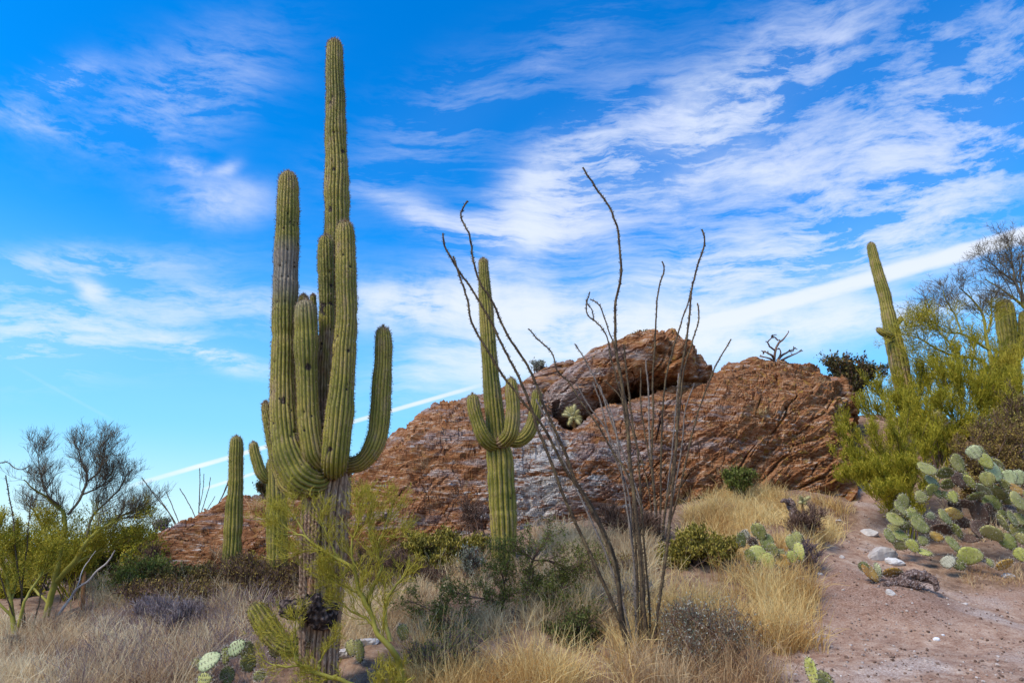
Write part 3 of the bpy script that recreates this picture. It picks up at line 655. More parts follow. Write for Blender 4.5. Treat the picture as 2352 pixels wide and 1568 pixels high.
def column(parent, name, pts, ribs, seed, cork=None, scars=0, dull=None, depth=.13, spine=1.0, wob=1.0, base_close=False, label=None, tipfuzz=1.0, collars=()):
    """one ribbed saguaro stem from rows (u, v, D, radius px); the last row is the tip"""
    r_ = np.random.RandomState(seed)
    rows = []
    for u, v, D, r in pts:
        p = pt(u, v, D); rows.append([*p, rad(r, p)])
    n = int(max(24, np.linalg.norm(np.diff(np.array(rows)[:, :3], axis=0), axis=1).sum() / .035))
    S = spline(rows, n); P = S[:, :3]; R = np.maximum(S[:, 3], .01)
    seg = np.linalg.norm(np.diff(P, axis=0), axis=1); s = np.r_[0, np.cumsum(seg)]; L = s[-1]
    # rounded tip
    rt = R[-1]; q = np.clip((L - s) / (rt * 1.25), 0, 1); dome = np.sqrt(np.clip(1 - (1 - q) ** 2, 0, 1))
    # finer rings at the dome
    if base_close:
        q0 = np.clip(s / (R[0] * 1.0) + .35, 0, 1); dome = dome * np.sqrt(np.clip(1 - (1 - q0) ** 2, 0, 1))
    bumps = (perlin(np.c_[s * 2.4, s * 0 + seed, s * 0], seed) * .06 + perlin(np.c_[s * 6, s * 0 + seed * 2, s * 0], seed + 1) * .022) * wob
    for cpos in r_.uniform(.15, .9, int(L * 1.0)) * L: bumps -= .035 * wob * np.exp(-((s - cpos) / .045) ** 2)
    Rr = R * (1 + bumps) * dome
    T = unit(np.gradient(P, axis=0))
    Nn = np.zeros_like(T); v0 = np.cross(T[0], (0, 1., 0)); v0 = v0 / np.linalg.norm(v0); Nn[0] = v0
    for i in range(1, n):
        w = Nn[i - 1] - T[i] * (Nn[i - 1] @ T[i]); Nn[i] = w / np.linalg.norm(w)
    Bn = np.cross(T, Nn)
    per = 6; na = ribs * per; j = np.arange(na); ph = (j % per) / per
    crest = np.abs(np.sin(np.pi * ph)) ** .62                    # 0 in the valley, 1 on the crest
    th = 2 * np.pi * j / na
    thw = th[None] + (perlin(np.c_[np.repeat(s * 1.2, 1), s * 0 + seed, s * 0], seed + 4) * .10)[:, None] \
        + (perlin(np.c_[(s[:, None] * 1.6 + 0 * th).ravel(), (np.cos(th)[None] * 1.5 + 0 * s[:, None]).ravel(), (np.sin(th)[None] * 1.5 + 0 * s[:, None]).ravel() + seed], seed + 5).reshape(n, na)) * .05
    dp = depth * np.clip((L - s) / (rt * .8), .25, 1)[:, None]
    rr = Rr[:, None] * (1 - dp + dp * crest[None])
    V = P[:, None] + (Nn[:, None] * np.cos(thw)[..., None] + Bn[:, None] * np.sin(thw)[..., None]) * rr[..., None]
    surf = V.reshape(-1, 3)
    lum = perlin(surf * (3.2, 3.2, 3.2), seed + 6) * .016 * (Rr.repeat(na) / .2) * wob
    nrm = (Nn[:, None] * np.cos(thw)[..., None] + Bn[:, None] * np.sin(thw)[..., None]).reshape(-1, 3)
    wr = perlin(np.c_[np.repeat(s, na) * 22, (np.cos(th)[None] * 2 + 0 * s[:, None]).ravel(), (np.sin(th)[None] * 2 + 0 * s[:, None]).ravel() + seed], seed + 12) * .03 * np.repeat(Rr, na) * wob
    surf = surf + nrm * (lum + wr)[:, None]
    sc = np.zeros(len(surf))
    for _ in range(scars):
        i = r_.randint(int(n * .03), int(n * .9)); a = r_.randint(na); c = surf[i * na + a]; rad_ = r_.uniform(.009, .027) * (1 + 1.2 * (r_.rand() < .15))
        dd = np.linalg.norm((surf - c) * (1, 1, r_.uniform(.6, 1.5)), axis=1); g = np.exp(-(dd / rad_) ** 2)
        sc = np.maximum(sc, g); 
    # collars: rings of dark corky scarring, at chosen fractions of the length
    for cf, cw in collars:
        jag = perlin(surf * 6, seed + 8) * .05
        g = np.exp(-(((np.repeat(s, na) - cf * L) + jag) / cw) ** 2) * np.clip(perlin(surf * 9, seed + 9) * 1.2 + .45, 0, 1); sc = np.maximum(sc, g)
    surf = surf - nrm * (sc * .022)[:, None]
    zz = np.repeat(s / L, na)
    ck = np.interp(zz, *zip(*cork)) if cork else zz * 0
    du = np.interp(zz, *zip(*dull)) if dull else zz * 0
    band = .5 + perlin(np.c_[np.repeat(s, na) * 1.3, zz * 0 + seed, zz * 0], seed + 7) * .35 + perlin(np.c_[np.repeat(s, na) * 5, zz * 0 + seed, zz * 0], seed + 8) * .15
    asp = .028; arr = (np.cos(2 * np.pi * s / asp * 1.0) > .2).astype(float)      # areole rhythm on the crests
    areole = np.repeat(np.clip(perlin(np.c_[s * 38, s * 0 + seed, s * 0], seed) * 1.5 + .5, 0, 1), na) * np.tile((crest > .93).astype(float), n)
    tipd = np.clip(1 - (L - np.repeat(s, na)) / (rt * 1.2), 0, 1)
    at = {'rib': np.tile(crest, n), 'cork': ck, 'scar': sc, 'dull': du, 'band': band, 'areole': np.clip(areole + tipd * .6, 0, 1), 'var': band}
    # close the tip
    surf = np.vstack([surf, P[-1] + T[-1] * .004]); c = len(surf) - 1
    for k_ in at: at[k_] = np.r_[at[k_], at[k_][-1]]
    F = grid_faces(n, na, True)[:, ::-1]; last = (n - 1) * na + np.arange(na)
    tri = np.stack([last, np.roll(last, -1), np.full(na, c)], -1)
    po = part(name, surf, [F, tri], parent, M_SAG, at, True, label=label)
    # spines: little splayed clusters along every rib crest
    mid = [jj * per + per // 2 for jj in range(ribs)]
    step = max(1, int(round(.030 / (L / n)))); ii = np.arange(0, n, step)
    C = surf[:-1].reshape(n, na, 3)[ii][:, mid].reshape(-1, 3); Nm = nrm.reshape(n, na, 3)[ii][:, mid].reshape(-1, 3)
    Tm = np.repeat(T[ii], ribs, 0)
    tip = np.clip(1 - (L - np.repeat(s[ii], ribs)) / (rt * 2.2), 0, 1)
    reps = 4; C = np.repeat(C, reps, 0); Nm = np.repeat(Nm, reps, 0); Tm = np.repeat(Tm, reps, 0); tip = np.repeat(tip, reps)
    C = C + r_.normal(size=C.shape) * .008
    d = unit(Nm * .9 + r_.normal(size=C.shape) * .75 + Tm * (tip[:, None] * 1.0)); ln = spine * r_.uniform(.014, .034, len(C)) * (1 + tip * .7 * tipfuzz)
    w = .0042 * spine; sd = unit(np.cross(d, r_.normal(size=C.shape)))
    SV = np.stack([C - sd * w, C + sd * w, C + d * ln[:, None]], 1).reshape(-1, 3)
    SF = np.arange(len(SV)).reshape(-1, 3)
    part('spines', SV, [SF], parent, M_SPINE, {'var': np.repeat(np.clip(r_.rand(len(C)) * .6 + tip * .25, 0, 1), 3)}, kind='stuff')
    # bristly pale crown
    nb = int(260 * tipfuzz); a = r_.rand(nb) * 6.28; el = np.arccos(r_.uniform(.05, 1, nb)); ax = T[-1]
    dn = Nn[-1] * (np.cos(a) * np.sin(el))[:, None] + Bn[-1] * (np.sin(a) * np.sin(el))[:, None] + ax * np.cos(el)[:, None]
    c0 = P[-1] - ax * rt * 1.22 + (dn - ax * (dn @ ax)[:, None]) * rt * .94 + ax * (dn @ ax)[:, None] * rt * 1.22
    d = unit(dn + r_.normal(size=dn.shape) * .5); ln = r_.uniform(.015, .04, nb) * spine; sd = unit(np.cross(d, r_.normal(size=d.shape)))
    SV = np.stack([c0 - sd * .003, c0 + sd * .003, c0 + d * ln[:, None]], 1).reshape(-1, 3)
    part('crown_spines', SV, [np.arange(len(SV)).reshape(-1, 3)], parent, M_SPINE_TIP, {'var': np.repeat(r_.rand(nb), 3)}, kind='stuff')
    return po

SG = 'saguaros in view'
B = pt(732, 1600, 9.0); B[2] = ground(B[0], B[1])[0]
s1 = thing('saguaro', 'tallest saguaro in front, many upright arms crowded round a corky grey brown trunk', 'cactus', B, SG)
column(s1, 'trunk', [(730,1640,9.0,43),(733,1500,9.0,44),(738,1400,9.0,46),(745,1250,9.0,51),(750,1160,9.0,51),(757,1100,9.03,48),(758,1050,9.1,42),(757,1000,9.15,33),(762,900,9.2,29),(768,700,9.2,28),(773,560,9.2,27.5),(775,500,9.2,27.5),(774,440,9.2,28),
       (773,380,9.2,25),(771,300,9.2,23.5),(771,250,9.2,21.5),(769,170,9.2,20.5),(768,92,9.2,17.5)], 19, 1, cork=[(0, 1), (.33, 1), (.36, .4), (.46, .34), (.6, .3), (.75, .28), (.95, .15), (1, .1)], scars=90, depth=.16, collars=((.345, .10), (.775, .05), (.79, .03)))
column(s1, 'arm', [(742,1092,8.86,24),(722,1108,8.74,34),(698,1100,8.68,40),(676,1068,8.66,39),(662,1030,8.66,36),(655,980,8.7,33),(651,900,8.75,29),(653,800,8.8,28),(655,700,8.85,27),(657,620,8.85,27),(659,560,8.85,26.5),(661,480,8.85,24.5),(662,430,8.85,23),(662,395,8.85,18)],
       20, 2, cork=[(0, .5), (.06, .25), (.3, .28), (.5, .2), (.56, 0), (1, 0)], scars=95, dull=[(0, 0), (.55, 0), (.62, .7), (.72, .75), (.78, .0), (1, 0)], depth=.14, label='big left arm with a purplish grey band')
column(s1, 'arm', [(712,1120,9.12,14),(690,1128,9.15,20),(668,1118,9.18,22),(648,1080,9.2,21),(632,1030,9.2,17),(622,985,9.2,14),(614,950,9.2,12),(610,922,9.2,9)], 14, 3, scars=4, label='thin outer arm behind the big left arm')
column(s1, 'arm', [(678,1090,9.5,12),(650,1060,9.5,13),(630,1000,9.5,10),(622,950,9.5,8),(620,932,9.5,6)], 12, 4, spine=.8)
column(s1, 'arm', [(746,1066,8.8,18),(735,1062,8.68,22),(724,1048,8.62,25),(716,1015,8.58,26),(709,960,8.58,26),(706,900,8.58,25),(704,820,8.58,26),(702,750,8.58,26),(701,715,8.58,24),(701,688,8.58,18)], 17, 5, scars=12, dull=[(0, 0), (.85, 0), (.95, .35), (1, .5)], depth=.13, label='short middle arm with a pale fuzzy crown')
column(s1, 'arm', [(740,1050,9.3,10),(720,1000,9.3,15),(703,860,9.3,15),(698,720,9.3,14),(697,677,9.3,11)], 12, 6, tipfuzz=1.5)
column(s1, 'arm', [(748,1040,9.45,8),(732,990,9.45,10),(722,860,9.45,9.5),(720,740,9.45,9),(719,676,9.45,7)], 11, 7, spine=.8)
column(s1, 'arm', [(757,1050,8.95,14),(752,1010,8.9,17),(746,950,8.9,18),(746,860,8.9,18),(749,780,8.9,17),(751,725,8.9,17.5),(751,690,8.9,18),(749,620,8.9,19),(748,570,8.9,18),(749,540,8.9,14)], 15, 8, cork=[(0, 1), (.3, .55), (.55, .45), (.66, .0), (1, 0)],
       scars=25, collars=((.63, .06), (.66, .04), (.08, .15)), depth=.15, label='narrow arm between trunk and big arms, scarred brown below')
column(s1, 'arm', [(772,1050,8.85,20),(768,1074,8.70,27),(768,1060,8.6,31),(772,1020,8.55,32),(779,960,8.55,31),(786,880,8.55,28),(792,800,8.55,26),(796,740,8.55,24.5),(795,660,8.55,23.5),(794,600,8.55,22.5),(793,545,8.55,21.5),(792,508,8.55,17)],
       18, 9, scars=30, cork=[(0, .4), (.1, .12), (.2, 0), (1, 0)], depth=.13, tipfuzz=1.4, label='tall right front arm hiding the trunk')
column(s1, 'arm', [(780,1072,9.0,20),(806,1068,8.98,19),(828,1062,8.95,20),(850,1040,8.92,22),(866,1005,8.92,23),(873,960,8.92,23.5),(876,900,8.92,22.5),(880,840,8.92,20.5),(881,790,8.92,19.5),(880,750,8.92,15)], 17, 10, scars=4, cork=[(0, .9), (.08, .4), (.14, 0), (1, 0)], label='separate right arm bending up like an elbow')
# blackened dead arm stub
def lump(parent, name, rows, seed, mat_, amp=.35, sides=40, label=None, n=60):
    R0 = [];
    for u, v, D, r in rows: p = pt(u, v, D); R0.append([*p, rad(r, p)])
    S = spline(R0, n); P = S[:, :3]; R = S[:, 3]; T = unit(np.gradient(P, axis=0)); N_ = unit(np.cross(T, np.array([[0, .2, 1.]]))); Bn = np.cross(T, N_)
    th = np.linspace(0, 2 * np.pi, sides, endpoint=False); cap = np.clip(np.minimum(np.arange(n), np.arange(n)[::-1]) / 6, 0, 1) ** .5
    nr = N_[:, None] * np.cos(th)[None, :, None] + Bn[:, None] * np.sin(th)[None, :, None]
    V = (P[:, None] + nr * (R * cap)[:, None, None]).reshape(-1, 3); nr = nr.reshape(-1, 3); rm = R.mean()
    d = fbm(V / rm * .8, 4, seed) * amp * rm + np.abs(perlin(V / rm * 3, seed + 3)) * amp * rm * .5
    V = V + nr * (d * np.repeat(cap, sides))[:, None]
    F = grid_faces(n, sides, True)[:, ::-1]
    return part(name, V, [F], parent, mat_, {'var': np.clip(.5 + perlin(V / rm * 2.5, seed + 7), 0, 1)}, smooth=False, label=label)
M_CHAR = mat('blackened_wood', [(0, (.015, .010, .010)), (.5, (.055, .038, .036)), (1, (.22, .16, .14))], .95, noise=20, amt=.5, bump=1, bscale=40)
lump(s1, 'dead_arm_stub', [(760,1412,8.9,24),(735,1405,8.72,27),(705,1398,8.62,27),(680,1397,8.58,24),(655,1403,8.58,18),(642,1413,8.58,11)], 31, M_CHAR, .5, 64, label='dead blackened arm stub near the base', n=110)
# dry peeling rib skeleton running down the left of the trunk
M_BARK = mat('corky_ribs', [(0, (.08, .045, .03)), (.5, (.26, .165, .115)), (1, (.44, .32, .24))], .95, noise=12, amt=.5, bump=1, bscale=50)
for i in range(5):
    u0 = 692 + i * 8; rows = [(u0 - 2, 1560, 8.62, 4), (u0, 1330, 8.6, 5), (u0 + 2, 1200 + i * 9, 8.62, 4.5), (u0 + 4, 1140 + i * 5, 8.66, 2)]
    if i > 1: rows = rows[1:]
    lump(s1, 'rib', rows, 50 + i, M_BARK, .25, 10, n=90)

B = pt(1155, 1300, 12.6); B[2] = ground(B[0], B[1])[0]
s2 = thing('saguaro', 'middle saguaro with three curved arms set low on a slim green column', 'cactus', B, SG)
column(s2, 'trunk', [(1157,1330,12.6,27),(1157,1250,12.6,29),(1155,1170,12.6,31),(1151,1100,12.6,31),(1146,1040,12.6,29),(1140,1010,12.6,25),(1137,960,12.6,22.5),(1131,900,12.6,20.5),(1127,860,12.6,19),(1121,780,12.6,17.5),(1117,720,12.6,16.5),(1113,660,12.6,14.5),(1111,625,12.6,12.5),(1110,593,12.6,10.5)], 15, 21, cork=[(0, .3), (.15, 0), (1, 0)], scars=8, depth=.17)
column(s2, 'arm', [(1142,1024,12.45,13),(1124,1018,12.36,16),(1108,998,12.3,17),(1096,965,12.3,16),(1088,935,12.3,15.5),(1085,904,12.3,12)], 13, 22, depth=.15, label='left arm')
column(s2, 'arm', [(1150,1014,12.4,13),(1158,1012,12.25,16),(1170,1000,12.15,18),(1177,970,12.12,17.5),(1178,930,12.12,16.5),(1175,895,12.12,15),(1174,867,12.12,11)], 13, 23, depth=.15, cork=[(0, .9), (.15, .3), (.25, 0), (1, 0)], label='front right arm with a dark scarred base')
column(s2, 'arm', [(1165,1012,12.7,11),(1188,1014,12.75,14),(1206,1003,12.78,16),(1222,975,12.8,15.5),(1230,940,12.8,14),(1233,915,12.8,12.5),(1233,893,12.8,9.5)], 13, 24, depth=.15, label='rear right arm')
B = pt(530, 1350, 13.9); B[2] = ground(B[0], B[1])[0]
s3 = thing('saguaro', 'young armless saguaro, a plain green column left of the tallest one', 'cactus', B, SG)
column(s3, 'trunk', [(527,1380,13.9,19),(529,1320,13.9,20),(533,1270,13.9,20.5),(535,1220,13.9,20),(539,1150,13.9,17.5),(541,1130,13.9,16.5),(542,1060,13.9,15.5),(543,1025,13.9,14.5),(543,1000,13.9,11)], 15, 31, depth=.16)
B = pt(634, 1345, 14.0); B[2] = ground(B[0], B[1])[0]
s4 = thing('saguaro', 'dark green saguaro half hidden behind the tallest one, single arm on its left', 'cactus', B, SG)
column(s4, 'trunk', [(633,1390,14.0,21),(634,1300,14.0,22),(636,1200,14.0,23),(634,1130,14.0,22),(630,1080,14.0,19),(626,1050,14.0,14)], 14, 41, depth=.17)
column(s4, 'trunk', [(652,1320,14.3,10),(650,1200,14.3,10),(648,1140,14.3,7)], 9, 43, depth=.17)
column(s4, 'arm', [(625,1100,13.95,8),(612,1101,13.9,10),(602,1090,13.87,12),(592,1064,13.86,12.5),(585,1040,13.86,11.5),(581,1014,13.86,9)], 11, 42, depth=.15, cork=[(0, 1), (.1, .3), (.15, 0), (1, 0)])
B = pt(2085, 955, 19.5); 
s5 = thing('saguaro', 'leaning saguaro on the right skyline with two stubby arms', 'cactus', B, SG)
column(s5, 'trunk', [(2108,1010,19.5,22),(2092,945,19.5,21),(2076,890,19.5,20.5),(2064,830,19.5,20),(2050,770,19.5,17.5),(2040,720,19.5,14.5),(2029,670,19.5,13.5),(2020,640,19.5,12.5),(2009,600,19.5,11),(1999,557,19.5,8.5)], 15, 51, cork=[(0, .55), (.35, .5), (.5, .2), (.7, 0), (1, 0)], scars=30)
column(s5, 'arm', [(2048,768,19.3,5),(2036,768,19.2,8),(2025,762,19.15,7.5),(2014,754,19.15,6)], 10, 52, base_close=False, spine=.8, label='short left arm poking sideways')
column(s5, 'arm', [(2054,748,19.4,3),(2062,742,19.4,4),(2068,734,19.4,6),(2070,727,19.4,5)], 9, 53, spine=.7, label='small bud of an arm on the right')
B = pt(2335, 1000, 20)
s6 = thing('saguaro', 'dark saguaro at the right edge buried among palo verde branches', 'cactus', B, SG)
column(s6, 'trunk', [(2345,1080,20,22),(2335,1000,20,21),(2325,900,20,20),(2318,800,20,19),(2310,730,20,20),(2307,688,20,16)], 14, 61, depth=.2)
column(s6, 'arm', [(2330,830,19.8,6),(2350,800,19.8,12),(2352,740,19.8,11),(2350,715,19.8,8)], 11, 62, depth=.17)
column(s1, 'arm', [(740,1452,8.95,14),(705,1478,8.85,18),(668,1486,8.8,22),(638,1470,8.8,25),(615,1440,8.8,26),(594,1408,8.8,23),(577,1382,8.8,16)], 14, 71, depth=.2, spine=1.3, tipfuzz=1.5, cork=[(0, .8), (.35, .2), (.6, 0), (1, 0)], label='stubby low arm leaning left over the grass')
B = hit(25, 1500)
s8 = thing('barrel_cactus', 'grey round barrel cactus in the grass at the left edge', 'cactus', B)
column(s8, 'body', [(26,1515,B[1],18),(27,1495,B[1],21),(28,1478,B[1],21),(29,1462,B[1],17)], 14, 72, depth=.2, spine=1.6, dull=[(0, .8), (1, .6)], tipfuzz=2)

# ------------------------------------------------------------------ ocotillos
M_OCO = mat('ocotillo_bark', [(0, (.035, .026, .022)), (.4, (.095, .065, .042)), (.75, (.18, .13, .07)), (1, (.29, .23, .15))], .9, noise=25, amt=.45, bump=1, bscale=60)
M_OCOG = mat('ocotillo_grey', [(0, (.09, .07, .06)), (.5, (.20, .165, .145)), (1, (.34, .30, .28))], .9, noise=25, amt=.4)
def wand(parent, pts, D0, D1, r0, r1, seed, m=M_OCO, name='stem', thorn=1.5, label=None):
    """ocotillo cane from rows (u, v) base to tip, D runs D0 -> D1; with thorns and leaf stubs"""
    r_ = np.random.RandomState(seed); n = len(pts); a = np.array(pts, float)
    L = np.r_[0, np.cumsum(np.hypot(*np.diff(a, axis=0).T))]; L /= L[-1]; ease = L
    P = np.array([pt(u, v, D0 + (D1 - D0) * e) for (u, v), e in zip(pts, ease)])
    K = max(14, int(len(pts) * 7)); S = spline(P, K)
    S = S + np.cumsum(r_.normal(size=S.shape) * .0055, 0) * np.linspace(0, 1, K)[:, None]
    R = np.linspace(rad(r0 * .55, P[0]), rad(r1 * .95, P[-1]), K) * (1 + perlin(np.c_[np.arange(K) * .9, np.full(K, seed), np.zeros(K)], 3) * .22)
    V, F, A = tubes(S[None], R[None], 7, var=np.array([.5]))
    A['var'] = np.clip(.45 + perlin(V * 9, seed % 40) * .5, 0, 1)
    items = [(V, F, A)]
    seg = np.linalg.norm(np.diff(S, axis=0), axis=1); Lm = seg.sum(); nt = int(Lm / .022 * thorn)
    t = r_.rand(nt) * (K - 1); i0 = t.astype(int).clip(0, K - 2); f = (t - i0)[:, None]
    pos = S[i0] * (1 - f) + S[i0 + 1] * f; tn = unit(S[i0 + 1] - S[i0]); d = unit(np.cross(tn, r_.normal(size=pos.shape))); rr = R[i0]
    p0 = pos + d * (rr * .8)[:, None]; ln = r_.uniform(.012, .032, nt)[:, None]
    Pt = np.stack([p0, p0 + d * ln * .6 + tn * ln * .1, p0 + unit(d + tn * .6) * ln], 1)
    items.append(tubes(Pt, np.repeat(np.array([[.006, .0042, .002]]), nt, 0), 3, var=r_.rand(nt) * .5))
    V, F, A = merge(items)
    return part(name, V, F, parent, m, A, label=label)
def ocotillo(label, base, canes, seed, group, thorn=1.5, greys=()):
    t = thing('ocotillo', label, 'ocotillo', base, group)
    for i, (pts, D0, D1, r0, r1) in enumerate(canes): wand(t, pts, D0, D1, r0, r1, seed + i, M_OCOG if i in greys else M_OCO, thorn=thorn)
    return t
OG = 'ocotillos'
D = 9.75
front = [
 ([(1446,1530),(1433,1457),(1417,1409),(1369,1301),(1301,1153),(1261,1053),(1232,985),(1214,930),(1183,864),(1144,793),(1105,723),(1075,676),(1034,618),(1010,575),(1003,546)], D, 8.9, 8.5, 2.2),
 ([(1450,1530),(1437,1453),(1425,1381),(1417,1301),(1385,1213),(1347,1141),(1309,1093),(1265,1013),(1229,953),(1198,914),(1151,848),(1116,786),(1087,737),(1075,680),(1058,630),(1045,577)], D, 9.2, 8, 2.2),
 ([(1454,1530),(1445,1480),(1433,1441),(1417,1317),(1393,1237),(1353,1153),(1321,1089),(1301,1029),(1265,949),(1249,914),(1222,844),(1190,793),(1159,743),(1132,688),(1105,641),(1087,579),(1083,536),(1066,483),(1077,454)], D, 8.8, 8.5, 2.0),
 ([(1482,1530),(1485,1461),(1477,1381),(1469,1261),(1457,1141),(1445,1041),(1441,949),(1428,875),(1417,790),(1415,696),(1427,618),(1422,579),(1413,520),(1397,474),(1364,423),(1337,381)], D, 8.9, 9, 2.2),
 ([(1500,1535),(1505,1441),(1517,1361),(1533,1253),(1545,1141),(1555,1040),(1561,949),(1565,875),(1569,844),(1580,780),(1588,736),(1592,676),(1613,598),(1624,555),(1619,533)], D, 9.6, 7.5, 1.9),
 ([(1470,1530),(1465,1400),(1462,1300),(1455,1200),(1449,1109),(1409,1041),(1377,985),(1343,938),(1315,895),(1284,864),(1272,832),(1237,799),(1214,774)], D, 9.9, 6, 1.6),
 ([(1475,1530),(1472,1400),(1470,1300),(1455,1160),(1442,1010),(1424,914),(1409,864),(1393,805),(1385,770),(1363,737),(1341,719),(1339,685)], D, 10, 5, 1.6),
 ([(1363,737),(1361,715),(1348,692),(1351,671)], 10, 10, 2, 1.5),
 ([(1480,1530),(1478,1300),(1462,1150),(1445,1000),(1436,930),(1433,875),(1417,797),(1399,750),(1374,690),(1358,680)], D, 9.6, 5, 1.5),
 ([(1466,1530),(1456,1300),(1442,1180),(1430,1090),(1401,938),(1374,875),(1350,828),(1327,785)], D, 10.2, 5, 1.5),
 ([(1463,1520),(1452,1250),(1440,1130),(1400,1020),(1381,938),(1358,872)], D, 10.2, 4.5, 1.6),
 ([(1460,1530),(1440,1420),(1400,1290),(1340,1150),(1310,1080),(1280,1000),(1240,915)], D, 10.3, 5, 1.8),
 ([(1489,1530),(1492,1400),(1484,1300),(1470,1150),(1462,1050),(1447,960),(1438,880),(1430,800)], D, 9.9, 5, 2)]
t = ocotillo('near ocotillo of long thorny canes fanning out, its tallest cane arching high into the sky', hit(1470, 1525), front, 300, OG, greys=(9, 10, 11))
rear = [
 ([(1512,1245),(1508,1180),(1497,1080),(1500,938),(1500,875),(1504,797),(1506,719),(1512,653),(1522,606),(1518,597)], 14, 13.6, 5, 1.7),
 ([(1514,1245),(1518,1150),(1520,1080),(1526,938),(1534,867),(1553,793),(1573,735),(1588,690),(1591,668)], 14, 14, 4.5, 1.6),
 ([(1518,1245),(1530,1160),(1545,1080),(1560,950),(1565,875),(1569,844),(1588,786),(1602,711),(1599,697)], 14, 13.8, 4.5, 1.6),
 ([(1520,1245),(1545,1180),(1570,1080),(1600,960),(1631,867),(1647,828),(1678,770)], 14, 14, 4, 1.5),
 ([(1506,1245),(1502,1130),(1490,1000),(1487,906),(1481,833)], 14, 14.3, 4, 1.7),
 ([(1500,1245),(1480,1180),(1450,1090),(1420,1010),(1395,930),(1380,880)], 14, 14.2, 4, 1.6),
 ([(1497,1245),(1470,1160),(1425,1060),(1390,985),(1350,930),(1320,880)], 14, 14.5, 3.5, 1.4),
 ([(1508,1245),(1500,1100),(1478,985),(1470,930),(1468,850)], 14, 14.5, 3.5, 1.5),
 ([(1522,1245),(1535,1100),(1545,1000),(1550,920),(1556,860)], 14, 14.6, 3.5, 1.4),
 ([(1524,1245),(1545,1150),(1570,1020),(1580,940),(1604,880)], 14, 13.4, 3.5, 1.2),
 ([(1503,1245),(1490,1120),(1460,1000),(1430,910),(1396,874)], 14, 14.8, 3, 1.3)]
ocotillo('farther ocotillo of upright dark canes standing behind the near one against the rock', hit(1510, 1240), rear, 330, OG, greys=(4, 5, 6, 8, 9))
far = [([(416,1225),(390,1180),(356,1137),(326,1093)], 24, 24, 2.5, 1), ([(419,1225),(402,1175),(392,1150),(383,1129)], 24, 24.5, 1.8, .9), ([(412,1225),(380,1165),(350,1130)], 24, 24, 1.6, .8)]
ocotillo('thin ocotillo canes on the skyline just right of the left palo verde', pt(414, 1225, 24), far, 350, OG, .5)
far = [([(455,1210),(458,1160),(461,1110),(462,1075)], 23.5, 23.5, 2.2, .9), ([(455,1210),(440,1168),(428,1145),(414,1121)], 23.5, 24, 1.7, .9), ([(458,1190),(470,1150),(480,1115),(482,1095)], 23.5, 23.5, 1.5, .8),
       ([(456,1210),(475,1170),(492,1140)], 23.5, 23.5, 1.3, .7), ([(459,1160),(467,1120),(468,1090)], 23.5, 23.5, 1.3, .7)]
ocotillo('small ocotillo on the skyline with one cluster of upright canes left of the armless saguaro', pt(455, 1210, 23.5), far, 360, OG, .5)
far = [([(485,1185),(510,1140),(528,1100),(560,1062)], 23, 23, 2.0, .8), ([(483,1185),(505,1150),(524,1105)], 23, 23, 1.8, .8), ([(488,1180),(515,1150),(530,1130)], 23, 23, 1.5, .8)]
ocotillo('ocotillo on the skyline leaning right, its canes passing behind the armless saguaro', pt(485, 1185, 23), far, 370, OG, .5)
far = [([(60,1500),(55,1400),(40,1300),(26,1180),(12,1130),(4,1087)], 11.6, 11.4, 3, 1.3), ([(62,1500),(50,1380),(60,1290),(70,1200),(78,1140)], 11.6, 11.8, 2.6, 1.1), ([(58,1500),(20,1380),(-20,1250)], 11.6, 11, 3, 1.3),
       ([(56,1500),(80,1420),(98,1340),(120,1290)], 11.6, 12, 3, 1.2)]
ocotillo('sparse ocotillo with a few bent canes at the left edge of the view', hit(60, 1490), far, 380, OG, .8)
wand(thing('bare_twig', 'bent bare twig reaching in from the left edge against the sky', 'twig', hit(-70, 1510)), [(-70,1530),(-110,1300),(-90,1130),(-40,1078),(0,1066),(14,1062),(32,1074),(50,1077),(62,1068)], 10.5, 10, 5, 1.0, 390, thorn=.3)
far = [([(1180,1470),(1240,1120),(1250,1060)],10,10,1,1)]
# ------------------------------------------------------------------ shrubs and trees
M_BR_BROWN = mat('brown_twigs', [(0, (.05, .028, .022)), (.5, (.13, .075, .055)), (1, (.26, .17, .13))], .9)
M_BR_GREY = mat('grey_twigs', [(0, (.10, .075, .085)), (.5, (.22, .17, .18)), (1, (.40, .34, .35))], .9)
M_BR_PURP = mat('purple_brown_twigs', [(0, (.05, .035, .05)), (.5, (.12, .085, .10)), (1, (.22, .16, .17))], .9)
M_PV = mat('palo_verde_bark', [(0, (.12, .115, .02)), (.5, (.27, .245, .04)), (1, (.40, .35, .09))], .7, noise=6, amt=.4)
M_PV_TW = mat('yellow_green_twigs', [(0, (.18, .155, .015)), (.5, (.40, .34, .035)), (1, (.60, .50, .09))], .75, transl=.15)
M_PV_DK = mat('dark_bare_twigs', [(0, (.06, .045, .04)), (.6, (.15, .12, .085)), (1, (.27, .23, .14))], .85)
M_GREEN_TW = mat('green_feather', [(0, (.11, .13, .010)), (.45, (.31, .28, .018)), (.8, (.48, .41, .035)), (1, (.62, .50, .08))], .75, transl=.3)
M_CREO = mat('creosote_leaf', [(0, (.13, .15, .010)), (.5, (.34, .295, .018)), (1, (.58, .46, .06))], .7, transl=.3)
M_JOJ = mat('olive_leaf', [(0, (.08, .075, .014)), (.45, (.21, .18, .024)), (.8, (.36, .29, .05)), (1, (.52, .42, .10))], .6, transl=.2, spec=.3)
M_DARKLEAF = mat('dark_leaf', [(0, (.03, .030, .012)), (.55, (.075, .068, .022)), (.85, (.15, .12, .03)), (1, (.30, .16, .04))], .6, transl=.15)
M_ACA = mat('dull_green_leaf', [(0, (.07, .095, .018)), (.5, (.16, .19, .034)), (1, (.28, .29, .08))], .7, transl=.3)
